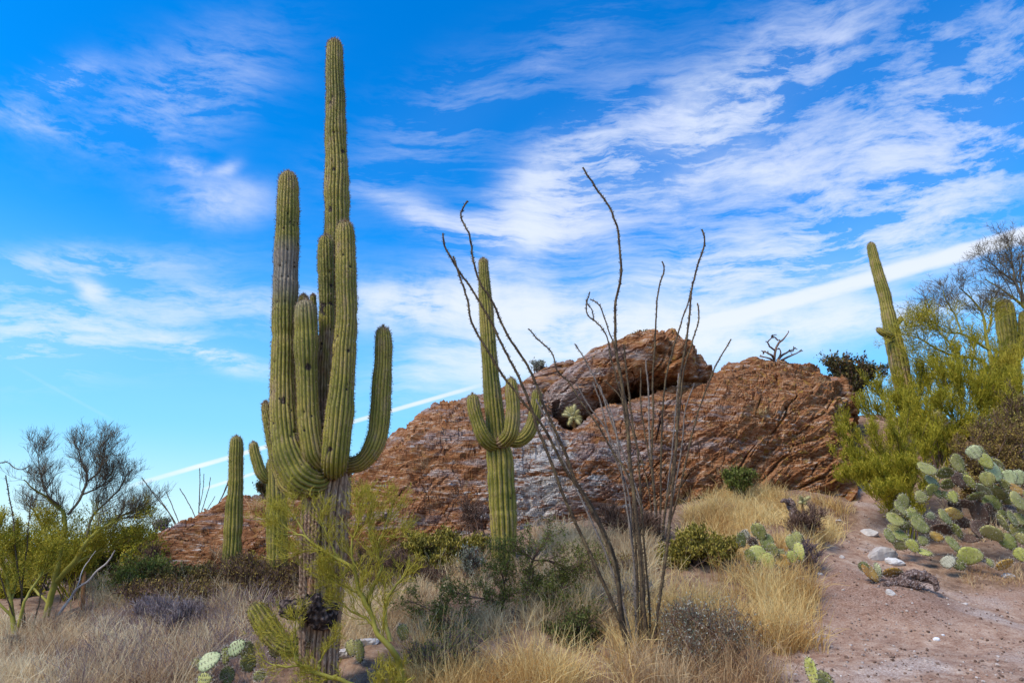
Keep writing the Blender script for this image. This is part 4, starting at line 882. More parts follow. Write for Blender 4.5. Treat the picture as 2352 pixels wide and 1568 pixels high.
M_SAGE = mat('grey_green_leaf', [(0, (.12, .14, .09)), (.5, (.24, .25, .18)), (1, (.46, .46, .42))], .8, transl=.2)
M_RUSTLEAF = mat('rust_leaf', [(0, (.08, .045, .02)), (.5, (.20, .13, .035)), (.85, (.32, .24, .05)), (1, (.45, .32, .09))], .75, transl=.2)
M_DKGREEN = mat('deep_green_leaf', [(0, (.045, .06, .015)), (.5, (.10, .12, .03)), (1, (.20, .21, .06))], .75, transl=.2)

TWK = 1.75
def W(p): return TWK * max(1.0, cdepth(p) / 9.0)          # fine twigs are drawn no thinner than the eye could follow

def bushy(label, cat, base, crowns, seed, stems=8, r0=.012, m2=6, m3=5, m4=0, L2=.35, L3=.18, L4=.1, ang=38, up=.25, wob=.2, leaf=None,
          m_st=M_BR_BROWN, m_tw=M_BR_BROWN, m_lf=M_JOJ, name='shrub', group=None, tw_w=.004, spreadb=.12, from_ground=True, dens=1.0, parts_named=('stem', 'twigs', 'leaves')):
    r_ = np.random.RandomState(seed); base = np.asarray(base, float); t = thing(name, label, cat, base, group)
    tot = sum(c[3] * c[4] * (c[6] if len(c) > 6 else 1) for c in crowns); prim = []
    for c in crowns:
        u, v, D, ru, rv, rD = c[:6]; w = c[6] if len(c) > 6 else 1
        cen = pt(u, v, D); sx, sz = rad(ru, cen), rad(rv, cen)
        for _ in range(max(1, int(round(stems * ru * rv * w / tot)))):
            d = unit(r_.normal(size=3)) * r_.uniform(.25, .95) ; d[2] = d[2] * .8 + .15
            tg = cen + d * (sx * .9, rD, sz * .9)
            b = base + np.r_[r_.normal(size=2) * spreadb, 0]
            if from_ground: b[2] = ground(b[0], b[1])[0] - .02
            mid = b * .45 + tg * .55 + np.array([0, 0, np.linalg.norm(tg - b) * .06]) + r_.normal(size=3) * .05 * np.linalg.norm(tg - b); mid[:2] = mid[:2] * .8 + b[:2] * .2 if tg[2] > b[2] else mid[:2]
            prim.append(spline(np.array([b, mid, tg]), 8) + r_.normal(size=(8, 3)) * .012)
    P = np.array(prim); sc = W(base)
    R = np.linspace(1, .3, 8)[None] * r0 * r_.uniform(.7, 1.2, (len(P), 1))
    big = min(len(P), 12)
    for i in range(big):
        V, F, A = tubes(P[i:i + 1], R[i:i + 1], 6, var=r_.rand(1)); part(parts_named[0], V, F, t, m_st, A)
    items = []
    if len(P) > big: items.append(tubes(P[big:], R[big:], 4, rnd=r_))
    C2, R2 = grow(P, R, int(m2 * dens), .3, 1, L2, ang, up, wob, 5, .6, .4, r_); items.append(ribbons(C2, np.maximum(R2 * 2, tw_w * 1.1 * sc), rnd=r_))
    C3, R3 = grow(C2, R2, m3, .15, 1, L3, ang, up, wob, 4, .7, .5, r_); last = C3
    items.append(ribbons(C3, np.maximum(R3 * 2, tw_w * sc) * np.linspace(1, .6, 4), rnd=r_))
    if m4:
        C4, R4 = grow(C3, R3, m4, .1, 1, L4, ang * .8, up, wob, 3, .7, .5, r_); items.append(ribbons(C4, np.full(R4.shape, tw_w * .8 * sc) * np.linspace(1, .5, 3), rnd=r_)); last = C4
    V, F, A = merge(items); part(parts_named[1], V, F, t, m_tw, A, kind='stuff')
    if leaf:
        n, size, wd, spr, lup = leaf; V, F, A = leaves(last, n, size, wd, spr, lup, r_); part(parts_named[2], V, F, t, m_lf, A, kind='stuff')
    return t

def treeish(label, cat, limbs, seed, m2=7, m3=6, m4=5, L2=.6, L3=.3, L4=.16, ang=32, up=.35, wob=.12, m_limb=M_PV, m_tw=M_PV_TW, leaf=None, m_lf=M_GREEN_TW, name='palo_verde_tree',
            group=None, tw_w=.004, base=None, t0=.35, dark_top=None, limbname=('trunk', 'limb')):
    """limbs: list of (rows (u, v, D, r px), weight)"""
    r_ = np.random.RandomState(seed); prim = []; rr = []
    b = pt(*limbs[0][0][0][:3]) if base is None else base; t = thing(name, label, cat, b, group)
    for i, (rows, wt) in enumerate(limbs):
        S = spline(np.array([[*pt(u, v, D), rad(r, pt(u, v, D))] for u, v, D, r in rows]), max(10, len(rows) * 4))
        S[:, :3] += np.cumsum(r_.normal(size=(len(S), 3)) * .006, 0)
        V, F, A = tubes(S[None, :, :3], S[None, :, 3], 8, var=np.array([.5])); A['var'] = np.clip(.5 + perlin(V * 3, seed) * .6, 0, 1)
        part(limbname[0] if i == 0 else limbname[1], V, F, t, M_PV_DK if (dark_top is not None and S[:, 2].mean() > dark_top) else m_limb, A)
        Q = spline(S, 10); 
        for _ in range(int(wt)): prim.append(Q[:, :3]); rr.append(Q[:, 3])
    if not m2: return t
    P = np.array(prim); R = np.array(rr); sc = W(b); items = []
    C2, R2 = grow(P, R, m2, t0, 1, L2, ang, up, wob, 6, .5, .4, r_, Lt=.3); R2 = np.minimum(R2, tw_w * 1.3 * sc); items.append(tubes(C2, np.maximum(R2, tw_w * .5 * sc), 3, rnd=r_))
    C3, R3 = grow(C2, R2, m3, .15, 1, L3, ang, up, wob, 4, .6, .5, r_, Lt=.3); items.append(ribbons(C3, np.maximum(R3 * 1.6, tw_w * 1.1 * sc) * np.linspace(1, .7, 4), rnd=r_)); last = C3
    if m4:
        C4, R4 = grow(C3, R3, m4, .1, 1, L4, ang * .85, up, wob, 3, .6, .5, r_, Lt=.3); items.append(ribbons(C4, np.full(R4.shape, tw_w * sc) * np.linspace(1, .5, 3), rnd=r_)); last = C4
    if dark_top is None:
        V, F, A = merge(items); part('twigs', V, F, t, m_tw, A, kind='stuff')
    else:                                            # the outer crown is leafless and dark, the lower twigs still green
        V, F, A = merge(items); zf = V[:, 2] + perlin(V * 2.0, 5) * .5 + perlin(V * 9.0, 6) * .35
        for k_, nm, mm in ((0, 'green_twigs', m_tw), (1, 'bare_twigs', M_PV_DK)):
            Fs = []
            for f in F:
                s = zf[f].mean(1) > dark_top; Fs.append(f[s] if k_ else f[~s])
            used = np.unique(np.concatenate([f.ravel() for f in Fs])); rm = np.zeros(len(V), int); rm[used] = np.arange(len(used))
            part(nm, V[used], [rm[f] for f in Fs], t, mm, {q: a[used] for q, a in A.items()}, kind='stuff')
    if leaf:
        n, size, wd, spr, lup = leaf
        if dark_top is not None: last = last[last[:, 0, 2] + perlin(last[:, 0] * 2.0, 5) * .25 < dark_top]
        V, F, A = leaves(last, n, size, wd, spr, lup, r_); part('leaves', V, F, t, m_lf, A, kind='stuff')
    return t

# -- left palo verde
D = 12.4
LPV = [([(84,1485,D,6),(100,1429,D,6.5),(116,1377,D,7),(128,1341,D,7),(138,1293,D,5.5),(146,1261,D,4.5),(156,1221,D,5),(154,1181,D,4),(132,1161,D,3),(112,1141,D-.2,2.2),(80,1121,D-.4,1.6),(62,1101,D-.5,1)], 1),
       ([(129,1338,D,6),(160,1301,D,6.5),(176,1281,D,6),(200,1245,D,4.5),(236,1213,D+.1,3.2),(272,1185,D+.2,2.4),(312,1165,D+.3,1.8),(340,1149,D+.3,1)], 1),
       ([(154,1181,D,3),(172,1161,D,3),(190,1130,D,2.6),(200,1109,D,2.4),(200,1089,D,2),(184,1061,D,1.4),(176,1030,D,.8)], 1),
       ([(200,1105,D,2),(224,1085,D,1.8),(238,1055,D,1.2),(241,1025,D,.7)], 1), ([(190,1135,D,2),(236,1113,D+.2,1.6),(256,1085,D+.3,1)], 1),
       ([(200,1235,D,3),(216,1181,D+.2,2.5),(248,1149,D+.3,2),(280,1117,D+.4,1.5),(294,1080,D+.4,.8)], 1), ([(140,1165,D,2.5),(120,1149,D-.2,2),(96,1101,D-.3,1.5),(84,1035,D-.4,.8)], 1),
       ([(140,1275,D,4),(110,1230,D+.2,3),(90,1190,D+.4,2),(70,1165,D+.5,1)], 1), ([(150,1311,D,3),(220,1270,D+.3,2.4),(280,1235,D+.5,1.6),(330,1225,D+.6,1)], 1),
       ([(240,1210,D,2),(290,1190,D+.2,1.6),(330,1190,D+.3,1)], 1), ([(112,1385,D,3),(60,1330,D+.5,2.4),(20,1280,D+.8,1.6),(5,1240,D+.8,1)], 1)]
treeish('forked palo verde at left, yellow green trunk below a crown of bare dark twigs', 'tree', LPV, 401, m2=34, m3=9, m4=4, L2=.52, L3=.27, L4=.15, ang=52, up=.42, tw_w=.0024,
        base=hit(86, 1487), dark_top=2.35, t0=.25, leaf=(2, .034, .35, .03, .5))
D = 11.4
treeish('smaller palo verde thicket cut off by the left edge of the view', 'tree', [
    ([(40,1490,D,5),(30,1420,D,5),(20,1360,D,4),(8,1290,D,3),(-10,1210,D,2)], 2), ([(36,1450,D,4),(60,1380,D,3),(90,1330,D+.2,2.4),(110,1270,D+.3,1.5)], 1), ([(30,1420,D,3),(-20,1350,D,2.4),(-60,1280,D,1.6)], 1),
    ([(25,1390,D,2.6),(40,1310,D+.3,2.2),(30,1230,D+.4,1.2)], 1)], 402, m2=9, m3=8, m4=5, L2=.45, L3=.25, L4=.15, up=.3, base=hit(42, 1492), leaf=(5, .03, .35, .03, .4), tw_w=.0042)
M_DEAD = mat('bleached_wood', [(0, (.18, .14, .13)), (.5, (.38, .33, .32)), (1, (.60, .56, .55))], .9, noise=10, amt=.5)
M_DEADO = mat('orange_dead_wood', [(0, (.18, .08, .03)), (.5, (.36, .18, .08)), (1, (.50, .30, .16))], .9, noise=10, amt=.5)
treeish('bleached dead branch leaning up to the right beneath the left palo verde', 'branch', [([(116,1432,12,3),(148,1385,12,3),(176,1345,12,2.8),(204,1321,12,2.5),(224,1297,12,2.2),(248,1277,12,1.8),(262,1255,12,1.2)], 1), ([(176,1345,12,1.2),(190,1300,12.1,1),(215,1260,12.2,.7)], 1)],
        403, m2=0, m_limb=M_DEAD, name='dead_branch', limbname=('branch', 'side_branch'))
treeish('splintered orange brown dead stake standing in the grass by the leaning branch', 'dead wood', [([(188,1410,12.5,4),(187,1370,12.5,3.5),(189,1340,12.5,4.5),(188,1312,12.5,2)], 1), ([(187,1375,12.5,2.5),(184,1412,12.4,2.5)], 1), ([(188,1375,12.5,2.5),(194,1412,12.6,2)], 1)],
        404, m2=0, m_limb=M_DEADO, name='dead_stake', limbname=('stake', 'splinter'))
# -- bushes behind the left tree
BGR = 'dense bushes behind the left palo verde'
for i, (u, D, lab, cr, mm) in enumerate([
    (270, 15.5, 'yellow green bush filling the gap between left palo verde and outcrop tip', [(275,1260,15.5,70,42,.9), (330,1290,15.3,45,30,.6)], M_GREEN_TW),
    (90, 16, 'dark green bush behind the trunk of the left palo verde', [(90,1290,16,90,52,1.0)], M_DKGREEN),
    (200, 15.2, 'deep green bush low behind the leaning dead branch', [(210,1330,15.2,90,45,.8)], M_DKGREEN),
    (330, 13.8, 'dull grey green bush at the foot of the outcrop tip', [(330,1345,13.8,62,42,.6)], M_ACA),
    (10, 15, 'yellow green bush at the left edge behind the thicket', [(10,1370,14.5,60,60,.8)], M_GREEN_TW)]):
    bushy(lab, 'bush', hit(u, 1330) * 0 + gpt(u, D), cr, 420 + i, stems=20, m2=9, m3=7, L2=.5, L3=.25, up=.3, leaf=(9, .05, .4, .05, .3), m_lf=mm, name='bush', group=BGR, tw_w=.005)
bushy('yellowish brush under the crown of the left palo verde', 'bush', gpt(170, 13.6), [(200,1255,13.8,90,45,.7), (110,1230,13.8,60,40,.6), (60,1270,13.6,60,50,.6)], 436, stems=36, r0=.01, m2=9, m3=8, m4=2, L2=.42, L3=.24, L4=.12, up=.45, m_tw=M_GREEN_TW, leaf=(1, .035, .4, .04, .4), m_lf=M_GREEN_TW, name='bush', group=BGR, tw_w=.0032)
# -- olive leafy shrubs
JG = 'olive leaved shrubs in the middle ground'
bushy('olive shrub with yellowish tips left of the middle saguaro, dark inside', 'shrub', gpt(1000, 12.9), [(960,1262,12.9,65,36,.5), (1030,1258,12.9,60,38,.5), (1095,1268,12.9,45,40,.45), (1010,1310,12.6,90,30,.4)], 440, stems=34, m2=9, m3=6, L2=.3, L3=.16,
      leaf=(9, .042, .5, .03, .9), group=JG, m_lf=M_JOJ)
bushy('rounded olive shrub just right of the near ocotillo', 'shrub', gpt(1600, 12.4), [(1590,1258,12.4,70,42,.5), (1660,1268,12.2,55,36,.5), (1545,1275,12.4,45,36,.4)], 441, stems=30, m2=9, m3=6, L2=.3, L3=.16, leaf=(9, .040, .5, .03, .9), group=JG)
bushy('olive brown shrub left of the armless saguaro at the outcrop foot', 'shrub', gpt(430, 13.4), [(400,1345,13.4,60,40,.5), (465,1335,13.4,55,38,.5)], 442, stems=26, m2=9, m3=6, L2=.3, L3=.16, leaf=(7, .042, .5, .03, .8), group=JG, m_lf=M_RUSTLEAF)
bushy('low green shrub in grass at the foot of the outcrop hump', 'shrub', gpt(1700, 15.6), [(1700,1098,15.6,62,20,.4)], 443, stems=20, m2=8, m3=6, L2=.25, L3=.14, leaf=(8, .04, .5, .03, .8), group=JG, m_lf=M_ACA)
bushy('small olive shrub between the two saguaro feet left of the tallest one', 'shrub', gpt(640, 13.2), [(650,1350,13.2,50,35,.4), (585,1350,13.4,40,35,.4)], 444, stems=18, m2=8, m3=6, L2=.28, L3=.15, leaf=(5, .036, .5, .03, .6), group=JG, m_lf=M_RUSTLEAF)
bushy('broad orange brown shrub behind the large prickly pear', 'shrub', gpt(2270, 15.2), [(2240,1040,15.2,80,60,.8), (2320,1010,15.2,80,80,.8), (2200,1110,14.8,60,45,.5), (2330,1100,14.8,60,60,.5)], 445, stems=46, m2=10, m3=7, L2=.4, L3=.2, leaf=(7, .036, .5, .04, .5), group=JG, m_lf=M_RUSTLEAF, m_tw=M_BR_BROWN)
bushy('rust and olive brush filling the ground between tallest and middle saguaro', 'shrub', gpt(850, 12.6), [(830,1310,12.8,80,55,.5), (880,1370,12.0,80,40,.4), (930,1280,13.2,60,45,.4)], 439, stems=44, r0=.008, m2=9, m3=7, m4=2, L2=.32, L3=.18, L4=.1, up=.35, m_tw=M_BR_BROWN, leaf=(1, .032, .45, .03, .5), m_lf=M_RUSTLEAF, group=JG, spreadb=.5)
bushy('rusty olive brush along the outcrop foot between left palo verde and armless saguaro', 'shrub', gpt(400, 12.6), [(330,1375,12.8,90,35,.5), (470,1385,12.4,80,30,.4)], 438, stems=40, r0=.008, m2=9, m3=7, m4=2, L2=.3, L3=.17, L4=.1, up=.35, m_tw=M_BR_BROWN, leaf=(1, .032, .45, .03, .5), m_lf=M_RUSTLEAF, group=JG, spreadb=.5)
bushy('low olive brush in the grass beneath the near ocotillo, toward the rock', 'shrub', gpt(1360, 12.0), [(1340,1330,12.0,60,35,.4), (1420,1310,12.4,50,30,.4)], 437, stems=26, r0=.008, m2=8, m3=7, m4=2, L2=.3, L3=.17, L4=.1, up=.35, m_tw=M_BR_BROWN, leaf=(1, .03, .45, .03, .5), m_lf=M_RUSTLEAF, group=JG, spreadb=.4)
bushy('dark reddish twig mass under the olive shrub left of the middle saguaro', 'shrub', gpt(930, 12.4), [(920,1320,12.4,55,50,.4), (1000,1345,12.2,60,30,.4)], 446, stems=24, m2=9, m3=8, m4=3, L2=.32, L3=.2, up=.4, m_tw=M_BR_BROWN)
# skyline shrubs
bushy('dark leaved tree on the skyline between outcrop and leaning saguaro', 'tree', pt(1960, 935, 22.5), [(1920,835,22.5,42,34,.8), (1965,850,22.5,60,45,.9), (2010,860,22.5,45,40,.8), (1950,890,22.5,50,30,.6)], 447, stems=30, r0=.03, m2=9, m3=6, L2=.55, L3=.28, ang=40,
      leaf=(5, .085, .5, .05, .3), m_lf=M_DARKLEAF, name='small_tree', from_ground=False, tw_w=.006, spreadb=.25)
bushy('tiny olive bush on top of the big boulder', 'shrub', pt(1476, 790, 20.6), [(1476,775,20.6,28,11,.4)], 448, stems=12, m2=7, m3=5, L2=.2, L3=.12, leaf=(8, .05, .5, .03, .5), m_lf=M_JOJ, from_ground=False, tw_w=.005, spreadb=.25, group='shrubs on top of the rocks')
bushy('pale purplish shrub on the thin ledges left of the big boulder', 'shrub', pt(1238, 868, 22.6), [(1236,845,22.6,22,20,.4)], 449, stems=12, m2=6, m3=5, L2=.3, L3=.16, leaf=(4, .06, .45, .03, .5), m_lf=M_SAGE, m_tw=M_BR_GREY, from_ground=False, tw_w=.006, group='shrubs on top of the rocks')
bushy('dark little shrub on the outcrop crest beside the half hidden saguaro', 'shrub', pt(612, 1150, 18.4), [(606,1128,18.4,18,18,.3)], 450, stems=10, m2=6, m3=5, L2=.25, L3=.14, leaf=(5, .05, .5, .03, .5), m_lf=M_DARKLEAF, from_ground=False, tw_w=.006, group='shrubs on top of the rocks')
bushy('wispy bush at the left end of the outcrop crest', 'shrub', pt(368, 1235, 17.6), [(365,1212,17.6,30,16,.3)], 451, stems=10, m2=6, m3=6, L2=.3, L3=.2, up=.5, m_tw=M_BR_GREY, from_ground=False, tw_w=.005, group='shrubs on top of the rocks', leaf=(2, .04, .4, .03, .5), m_lf=M_ACA)
# bare tree on the hump
def q(X, Y, D=20.9, r=3): return (1317 + X * .33, 705.6 + Y * .33, D, r)
treeish('small leafless dark tree on top of the outcrop hump', 'tree', [
    ([q(1400,400,20.7,3.4), q(1398,365,20.7,3.2), q(1403,300,20.7,2.6), q(1430,230,20.7,2.2), q(1460,200,20.7,1.6), q(1485,170,20.7,1)], 1),
    ([q(1430,228,20.7,1.8), q(1408,205,20.7,1.6), q(1383,198,20.7,1.2), q(1422,184,20.7,.9)], 1), ([q(1403,300,20.7,2.2), q(1372,268,20.6,1.8), q(1360,240,20.6,1.5), q(1388,210,20.6,1)], 1),
    ([q(1396,360,20.7,2.8), q(1365,325,20.5,2.2), q(1340,312,20.5,1.6), q(1310,295,20.5,1)], 1), ([q(1385,372,20.7,2.4), q(1345,352,20.4,1.8), q(1318,345,20.4,1.3), q(1292,340,20.4,.9)], 1),
    ([q(1418,368,20.7,2.6), q(1436,330,20.9,2), q(1442,300,20.9,1.5), q(1428,280,20.9,1)], 1), ([q(1425,368,20.7,2.8), q(1465,325,21,2.2), q(1500,308,21,1.6), q(1550,285,21,1)], 1),
    ([q(1445,370,20.7,2.6), q(1490,345,21,2), q(1530,328,21,1.5), q(1590,305,21,.9)], 1), ([q(1500,308,21,1.4), q(1525,300,21,1.1), q(1535,280,21,.8)], 1), ([q(1342,313,20.5,1.3), q(1330,300,20.5,1), q(1312,300,20.5,.7)], 1)],
    460, m2=2, m3=0 or 1, m4=0, L2=.16, L3=.08, m_limb=M_BR_BROWN, m_tw=M_BR_BROWN, name='bare_tree', up=.1, ang=45, t0=.5, tw_w=.008)
# -- right: creosote spray, palo verde
def fan(label, base, tips, seed, m_lf, lf, n=1, group=None, D=0, r=.02, **kw):
    """a plant of long arching stems from one base to each listed tip (u, v, D)"""
    limbs = []; b0 = base; r_ = np.random.RandomState(seed)
    for (u, v, Dt) in tips:
        tgt = pt(u, v, Dt)
        limbs.append((b0, tgt))
    t = thing(kw.get('name', 'bush'), label, kw.get('cat', 'bush'), base, group); P = []
    for a, b in limbs:
        mid = a * .5 + b * .5 + np.array([0, 0, .12 * np.linalg.norm(b - a)]) + r_.normal(size=3) * .05
        P.append(spline(np.array([a + np.r_[r_.normal(size=2) * .08, -.03], mid, b]), 10))
    P = np.array(P); R = np.repeat(np.linspace(r, r * .25, 10)[None], len(P), 0)
    for i in range(len(P)):
        V, F, A = tubes(P[i:i + 1], R[i:i + 1], 6); part('stem', V, F, t, kw.get('m_st', M_BR_BROWN), A)
    sc = W(base); items = []; rn = r_
    L = kw.get('L', (.7, .35, .2)); m = kw.get('m', (12, 9, 4)); up = kw.get('up', .35); ang = kw.get('ang', 28); tw = kw.get('tw', .0038)
    C2, R2 = grow(P, R, m[0], .25, 1, L[0], ang, up, .12, 6, .5, .4, rn, Lt=.25); items.append(tubes(C2, np.maximum(R2 * .6, tw * .5 * sc), 3, rnd=rn))
    C3, R3 = grow(C2, R2, m[1], .15, 1, L[1], ang, up, .14, 4, .5, .5, rn, Lt=.25); items.append(ribbons(C3, np.full(R3.shape, tw * sc) * np.linspace(1, .6, 4), rnd=rn)); last = C3
    if m[2]: C4, R4 = grow(C3, R3, m[2], .1, 1, L[2], ang, up, .14, 3, .5, .5, rn, Lt=.25); items.append(ribbons(C4, np.full(R4.shape, tw * .8 * sc) * np.linspace(1, .5, 3), rnd=rn)); last = C4
    V, F, A = merge(items); part('twigs', V, F, t, kw.get('m_tw', M_GREEN_TW), A, kind='stuff')
    if lf: V, F, A = leaves(last, *lf, rnd=rn); part('leaves', V, F, t, m_lf, A, kind='stuff')
    return t
GG = 'feathery green bushes on the right slope'
fan('bright yellow green feathery bush overhanging the path right of the outcrop', hit(2075, 1195), [(1945,985,15.6),(1960,1060,15.2),(1990,935,15.8),(2040,910,15.9),(2090,930,15.6),(2130,970,15.4),(2000,1010,14.8),(2060,1000,14.6),(2110,1040,14.6),(1985,1100,14.6),(2030,1090,14.2),(2085,1080,14.1),(2130,1090,14.4),(2010,1150,14.0),(1935,1040,15.4),(2150,1010,15),(2060,960,15.2),(2040,1140,14),(1960,1110,14.6),(1925,1000,15.2),(1920,1055,15.0),(1932,1110,14.6)],
    470, M_CREO, (2, .055, .16, .03, .7), m=(15, 10, 4), L=(.5, .26, .14), group=GG, up=.45)
fan('upper feathery bush at the foot of the leaning saguaro', pt(2120, 1010, 18.5), [(2020,905,18.6),(2060,880,18.8),(2110,870,18.8),(2150,850,18.6),(2170,900,18),(2080,940,18),(2000,960,18.2)], 471, M_CREO, (2, .06, .16, .03, .7), m=(18, 10, 4), L=(.75, .38, .2), group=GG, up=.4)
fan('feathery bush below the palo verde at the right, taller and yellower', pt(2230, 1010, 17.6), [(2140,840,17.8),(2190,800,18),(2240,790,18),(2290,830,17.8),(2330,880,17.4),(2200,880,17.2),(2260,900,17),(2160,930,17),(2310,950,16.8),(2370,900,17)], 472, M_CREO, (2, .06, .16, .03, .7), m=(18, 10, 4), L=(.75, .38, .2), group=GG, up=.4)
D = 18.5
def z(X, Y, r, d=D): return (2022.7 + X * .264, 526.8 + Y * .264, d, r)
RPV = [([z(1010,1700,7), z(1000,1500,6.5), z(985,1300,5.5), z(960,1100,4.5), z(930,950,3.5), z(890,720,2.5), z(800,600,1.8), z(690,500,1)], 1), ([z(985,1300,4), z(900,1150,3.5), z(620,1090,3), z(480,1020,2.2), z(380,960,1.6), z(190,900,.9)], 1),
       ([z(950,1050,3), z(850,980,2.8), z(720,900,2.4), z(560,870,1.8), z(470,760,1.3), z(410,640,.8)], 1), ([z(1330,1300,5), z(1290,900,4), z(1247,670,3), z(1140,590,2.4), z(1040,520,1.8), z(900,440,1)], 1),
       ([z(1240,650,3), z(1150,450,2.4), z(1060,390,1.8), z(960,310,1.3), z(890,270,.8)], 1), ([z(1160,470,2.2), z(1145,330,1.8), z(1130,210,1.3), z(1100,115,.8)], 1), ([z(1250,640,2.6), z(1220,400,1.8), z(1240,230,1)], 1),
       ([z(700,895,2), z(640,720,1.6), z(570,620,1.1), z(540,530,.7)], 1), ([z(1000,1450,4), z(760,1330,3), z(480,1200,2), z(300,1120,1)], 1), ([z(930,900,2.2), z(960,760,1.8), z(960,620,1.2)], 1), ([z(640,1085,1.8), z(560,950,1.4), z(430,850,.9), z(330,780,.7)], 1)]
treeish('large palo verde at the right edge with purplish bare twigs at its top', 'tree', RPV, 480, m2=24, m3=9, m4=4, L2=.85, L3=.44, L4=.22, ang=50, up=.22, tw_w=.0024, leaf=(2, .04, .35, .03, .4), dark_top=8.7, t0=.3)
bushy('yellowish green bush filling the slope between leaning saguaro and right palo verde', 'bush', gpt(2160, 17.5), [(2120,960,17.5,70,50,.8), (2220,980,17.2,70,60,.8), (2060,940,18.5,50,45,.7)], 473, stems=40, m2=9, m3=7, L2=.5, L3=.26, up=.4, leaf=(6, .065, .16, .04, .7), m_lf=M_CREO, m_tw=M_GREEN_TW, name='bush', group=GG)
bushy('olive brown tangle of twigs hiding the lower part of the right edge saguaro', 'bush', gpt(2300, 18.5), [(2300,860,18.6,65,70,.6), (2350,800,18.6,30,50,.6)], 476, stems=34, m2=9, m3=8, m4=3, L2=.5, L3=.28, L4=.15, up=.45, leaf=(1, .05, .2, .04, .6), m_lf=M_CREO, m_tw=M_PV_TW, m_st=M_PV, name='bush', group=GG, tw_w=.0032)
bushy('tan and olive twiggy bush at the right edge under the palo verde', 'bush', gpt(2340, 16.5), [(2330,930,16.8,70,60,.8), (2300,990,16.2,70,50,.7)], 474, stems=36, m2=9, m3=8, m4=2, L2=.5, L3=.26, up=.4, leaf=(2, .04, .35, .04, .4), m_lf=M_JOJ, m_tw=M_BR_BROWN, name='bush', group=GG)
bushy('low bushy regrowth round the foot of the bright feathery bush', 'bush', gpt(2080, 14.4), [(2050,1130,14.4,60,45,.5), (2120,1120,14.6,60,45,.5)], 475, stems=24, m2=8, m3=7, m4=2, L2=.35, L3=.2, up=.4, leaf=(2, .055, .16, .04, .7), m_lf=M_CREO, m_tw=M_GREEN_TW, name='bush', group=GG)
# -- acacia in front
D = 10.8
treeish('open dull green acacia in front of the middle saguaro with a crooked dark stem', 'shrub', [
    ([(1205,1480,D,3.5),(1213,1388,D,3.2),(1216,1334,D,3),(1226,1286,D,2.8),(1249,1249,D,2),(1262,1232,D,1.2)], 2), ([(1226,1286,D,2),(1276,1290,D,1.8),(1316,1307,D,1.4),(1360,1290,D,1)], 2), ([(1226,1286,D,1.8),(1204,1269,D,1.5),(1165,1268,D,1)], 1),
    ([(1150,1470,D,2.6),(1140,1385,D,2.2),(1095,1375,D-.2,1.6),(1040,1360,D-.2,1)], 2), ([(1145,1440,D,2.2),(1160,1350,D,1.8),(1150,1310,D,1.2)], 2), ([(1210,1400,D,2),(1250,1370,D,1.6),(1300,1340,D,1)], 2),
    ([(1130,1480,D,2.6),(1050,1440,D-.3,2),(990,1400,D-.3,1.5),(935,1380,D-.3,1)], 2), ([(1130,1480,D,2),(1060,1460,D-.4,1.6),(1000,1450,D-.4,1)], 1), ([(1215,1450,D,2),(1280,1420,D-.2,1.6),(1330,1400,D-.2,1)], 2)],
    490, m2=12, m3=7, m4=4, L2=.42, L3=.2, L4=.09, ang=44, up=.1, wob=.2, m_limb=M_BR_BROWN, m_tw=M_BR_BROWN, leaf=(4, .024, .5, .02, .2), m_lf=M_ACA, name='acacia_shrub', t0=.2, tw_w=.0024, base=hit(1200, 1482), limbname=('stem', 'branch'))
bushy('dense dark green clump low between acacia and near ocotillo', 'shrub', gpt(1310, 10.2), [(1300,1480,10.2,62,60,.35), (1350,1440,10.3,40,40,.3)], 491, stems=28, m2=8, m3=6, L2=.24, L3=.13, leaf=(6, .026, .5, .02, .5), m_lf=M_DKGREEN, m_tw=M_BR_BROWN)
bushy('bluish green sprig bush against the olive shrub left of the middle saguaro', 'shrub', gpt(1075, 12.0), [(1075,1290,12.0,32,30,.25)], 492, stems=10, m2=6, m3=5, L2=.25, L3=.13, leaf=(5, .03, .5, .02, .4), m_lf=M_SAGE)
# -- bare shrubs
BS = 'bare twiggy shrubs'
bushy('bare grey brown shrub against the outcrop left of the middle saguaro', 'shrub', gpt(1095, 14.6), [(1068,1150,14.5,48,36,.5), (1090,1190,14.5,45,25,.4)], 500, stems=12, r0=.014, m2=7, m3=6, m4=2, L2=.4, L3=.22, L4=.12, ang=45, up=.1, wob=.3, m_tw=M_BR_BROWN, group=BS, tw_w=.0035)
bushy('dark reddish bare shrub at the edge of the path above the small prickly pear', 'shrub', gpt(1840, 13.2), [(1840,1205,13.2,42,32,.4), (1870,1185,13.2,30,30,.3)], 501, stems=18, m2=8, m3=6, m4=3, L2=.3, L3=.18, L4=.1, up=.25, m_tw=M_BR_BROWN, group=BS)
bushy('charred looking tangle of twigs on the ground beside the small prickly pear', 'shrub', gpt(1850, 12.3), [(1858,1258,12.3,34,24,.25)], 502, stems=12, m2=7, m3=5, m4=2, L2=.2, L3=.12, up=.1, m_tw=M_BR_PURP, group=BS)
bushy('purplish grey twig thicket in the pale grass right of the left palo verde', 'shrub', gpt(430, 11.4), [(420,1435,11.4,80,40,.5), (345,1415,11.8,45,35,.4)], 503, stems=34, r0=.008, m2=8, m3=6, m4=3, L2=.32, L3=.2, L4=.12, up=.5, m_tw=M_BR_GREY, m_st=M_BR_GREY, group=BS)
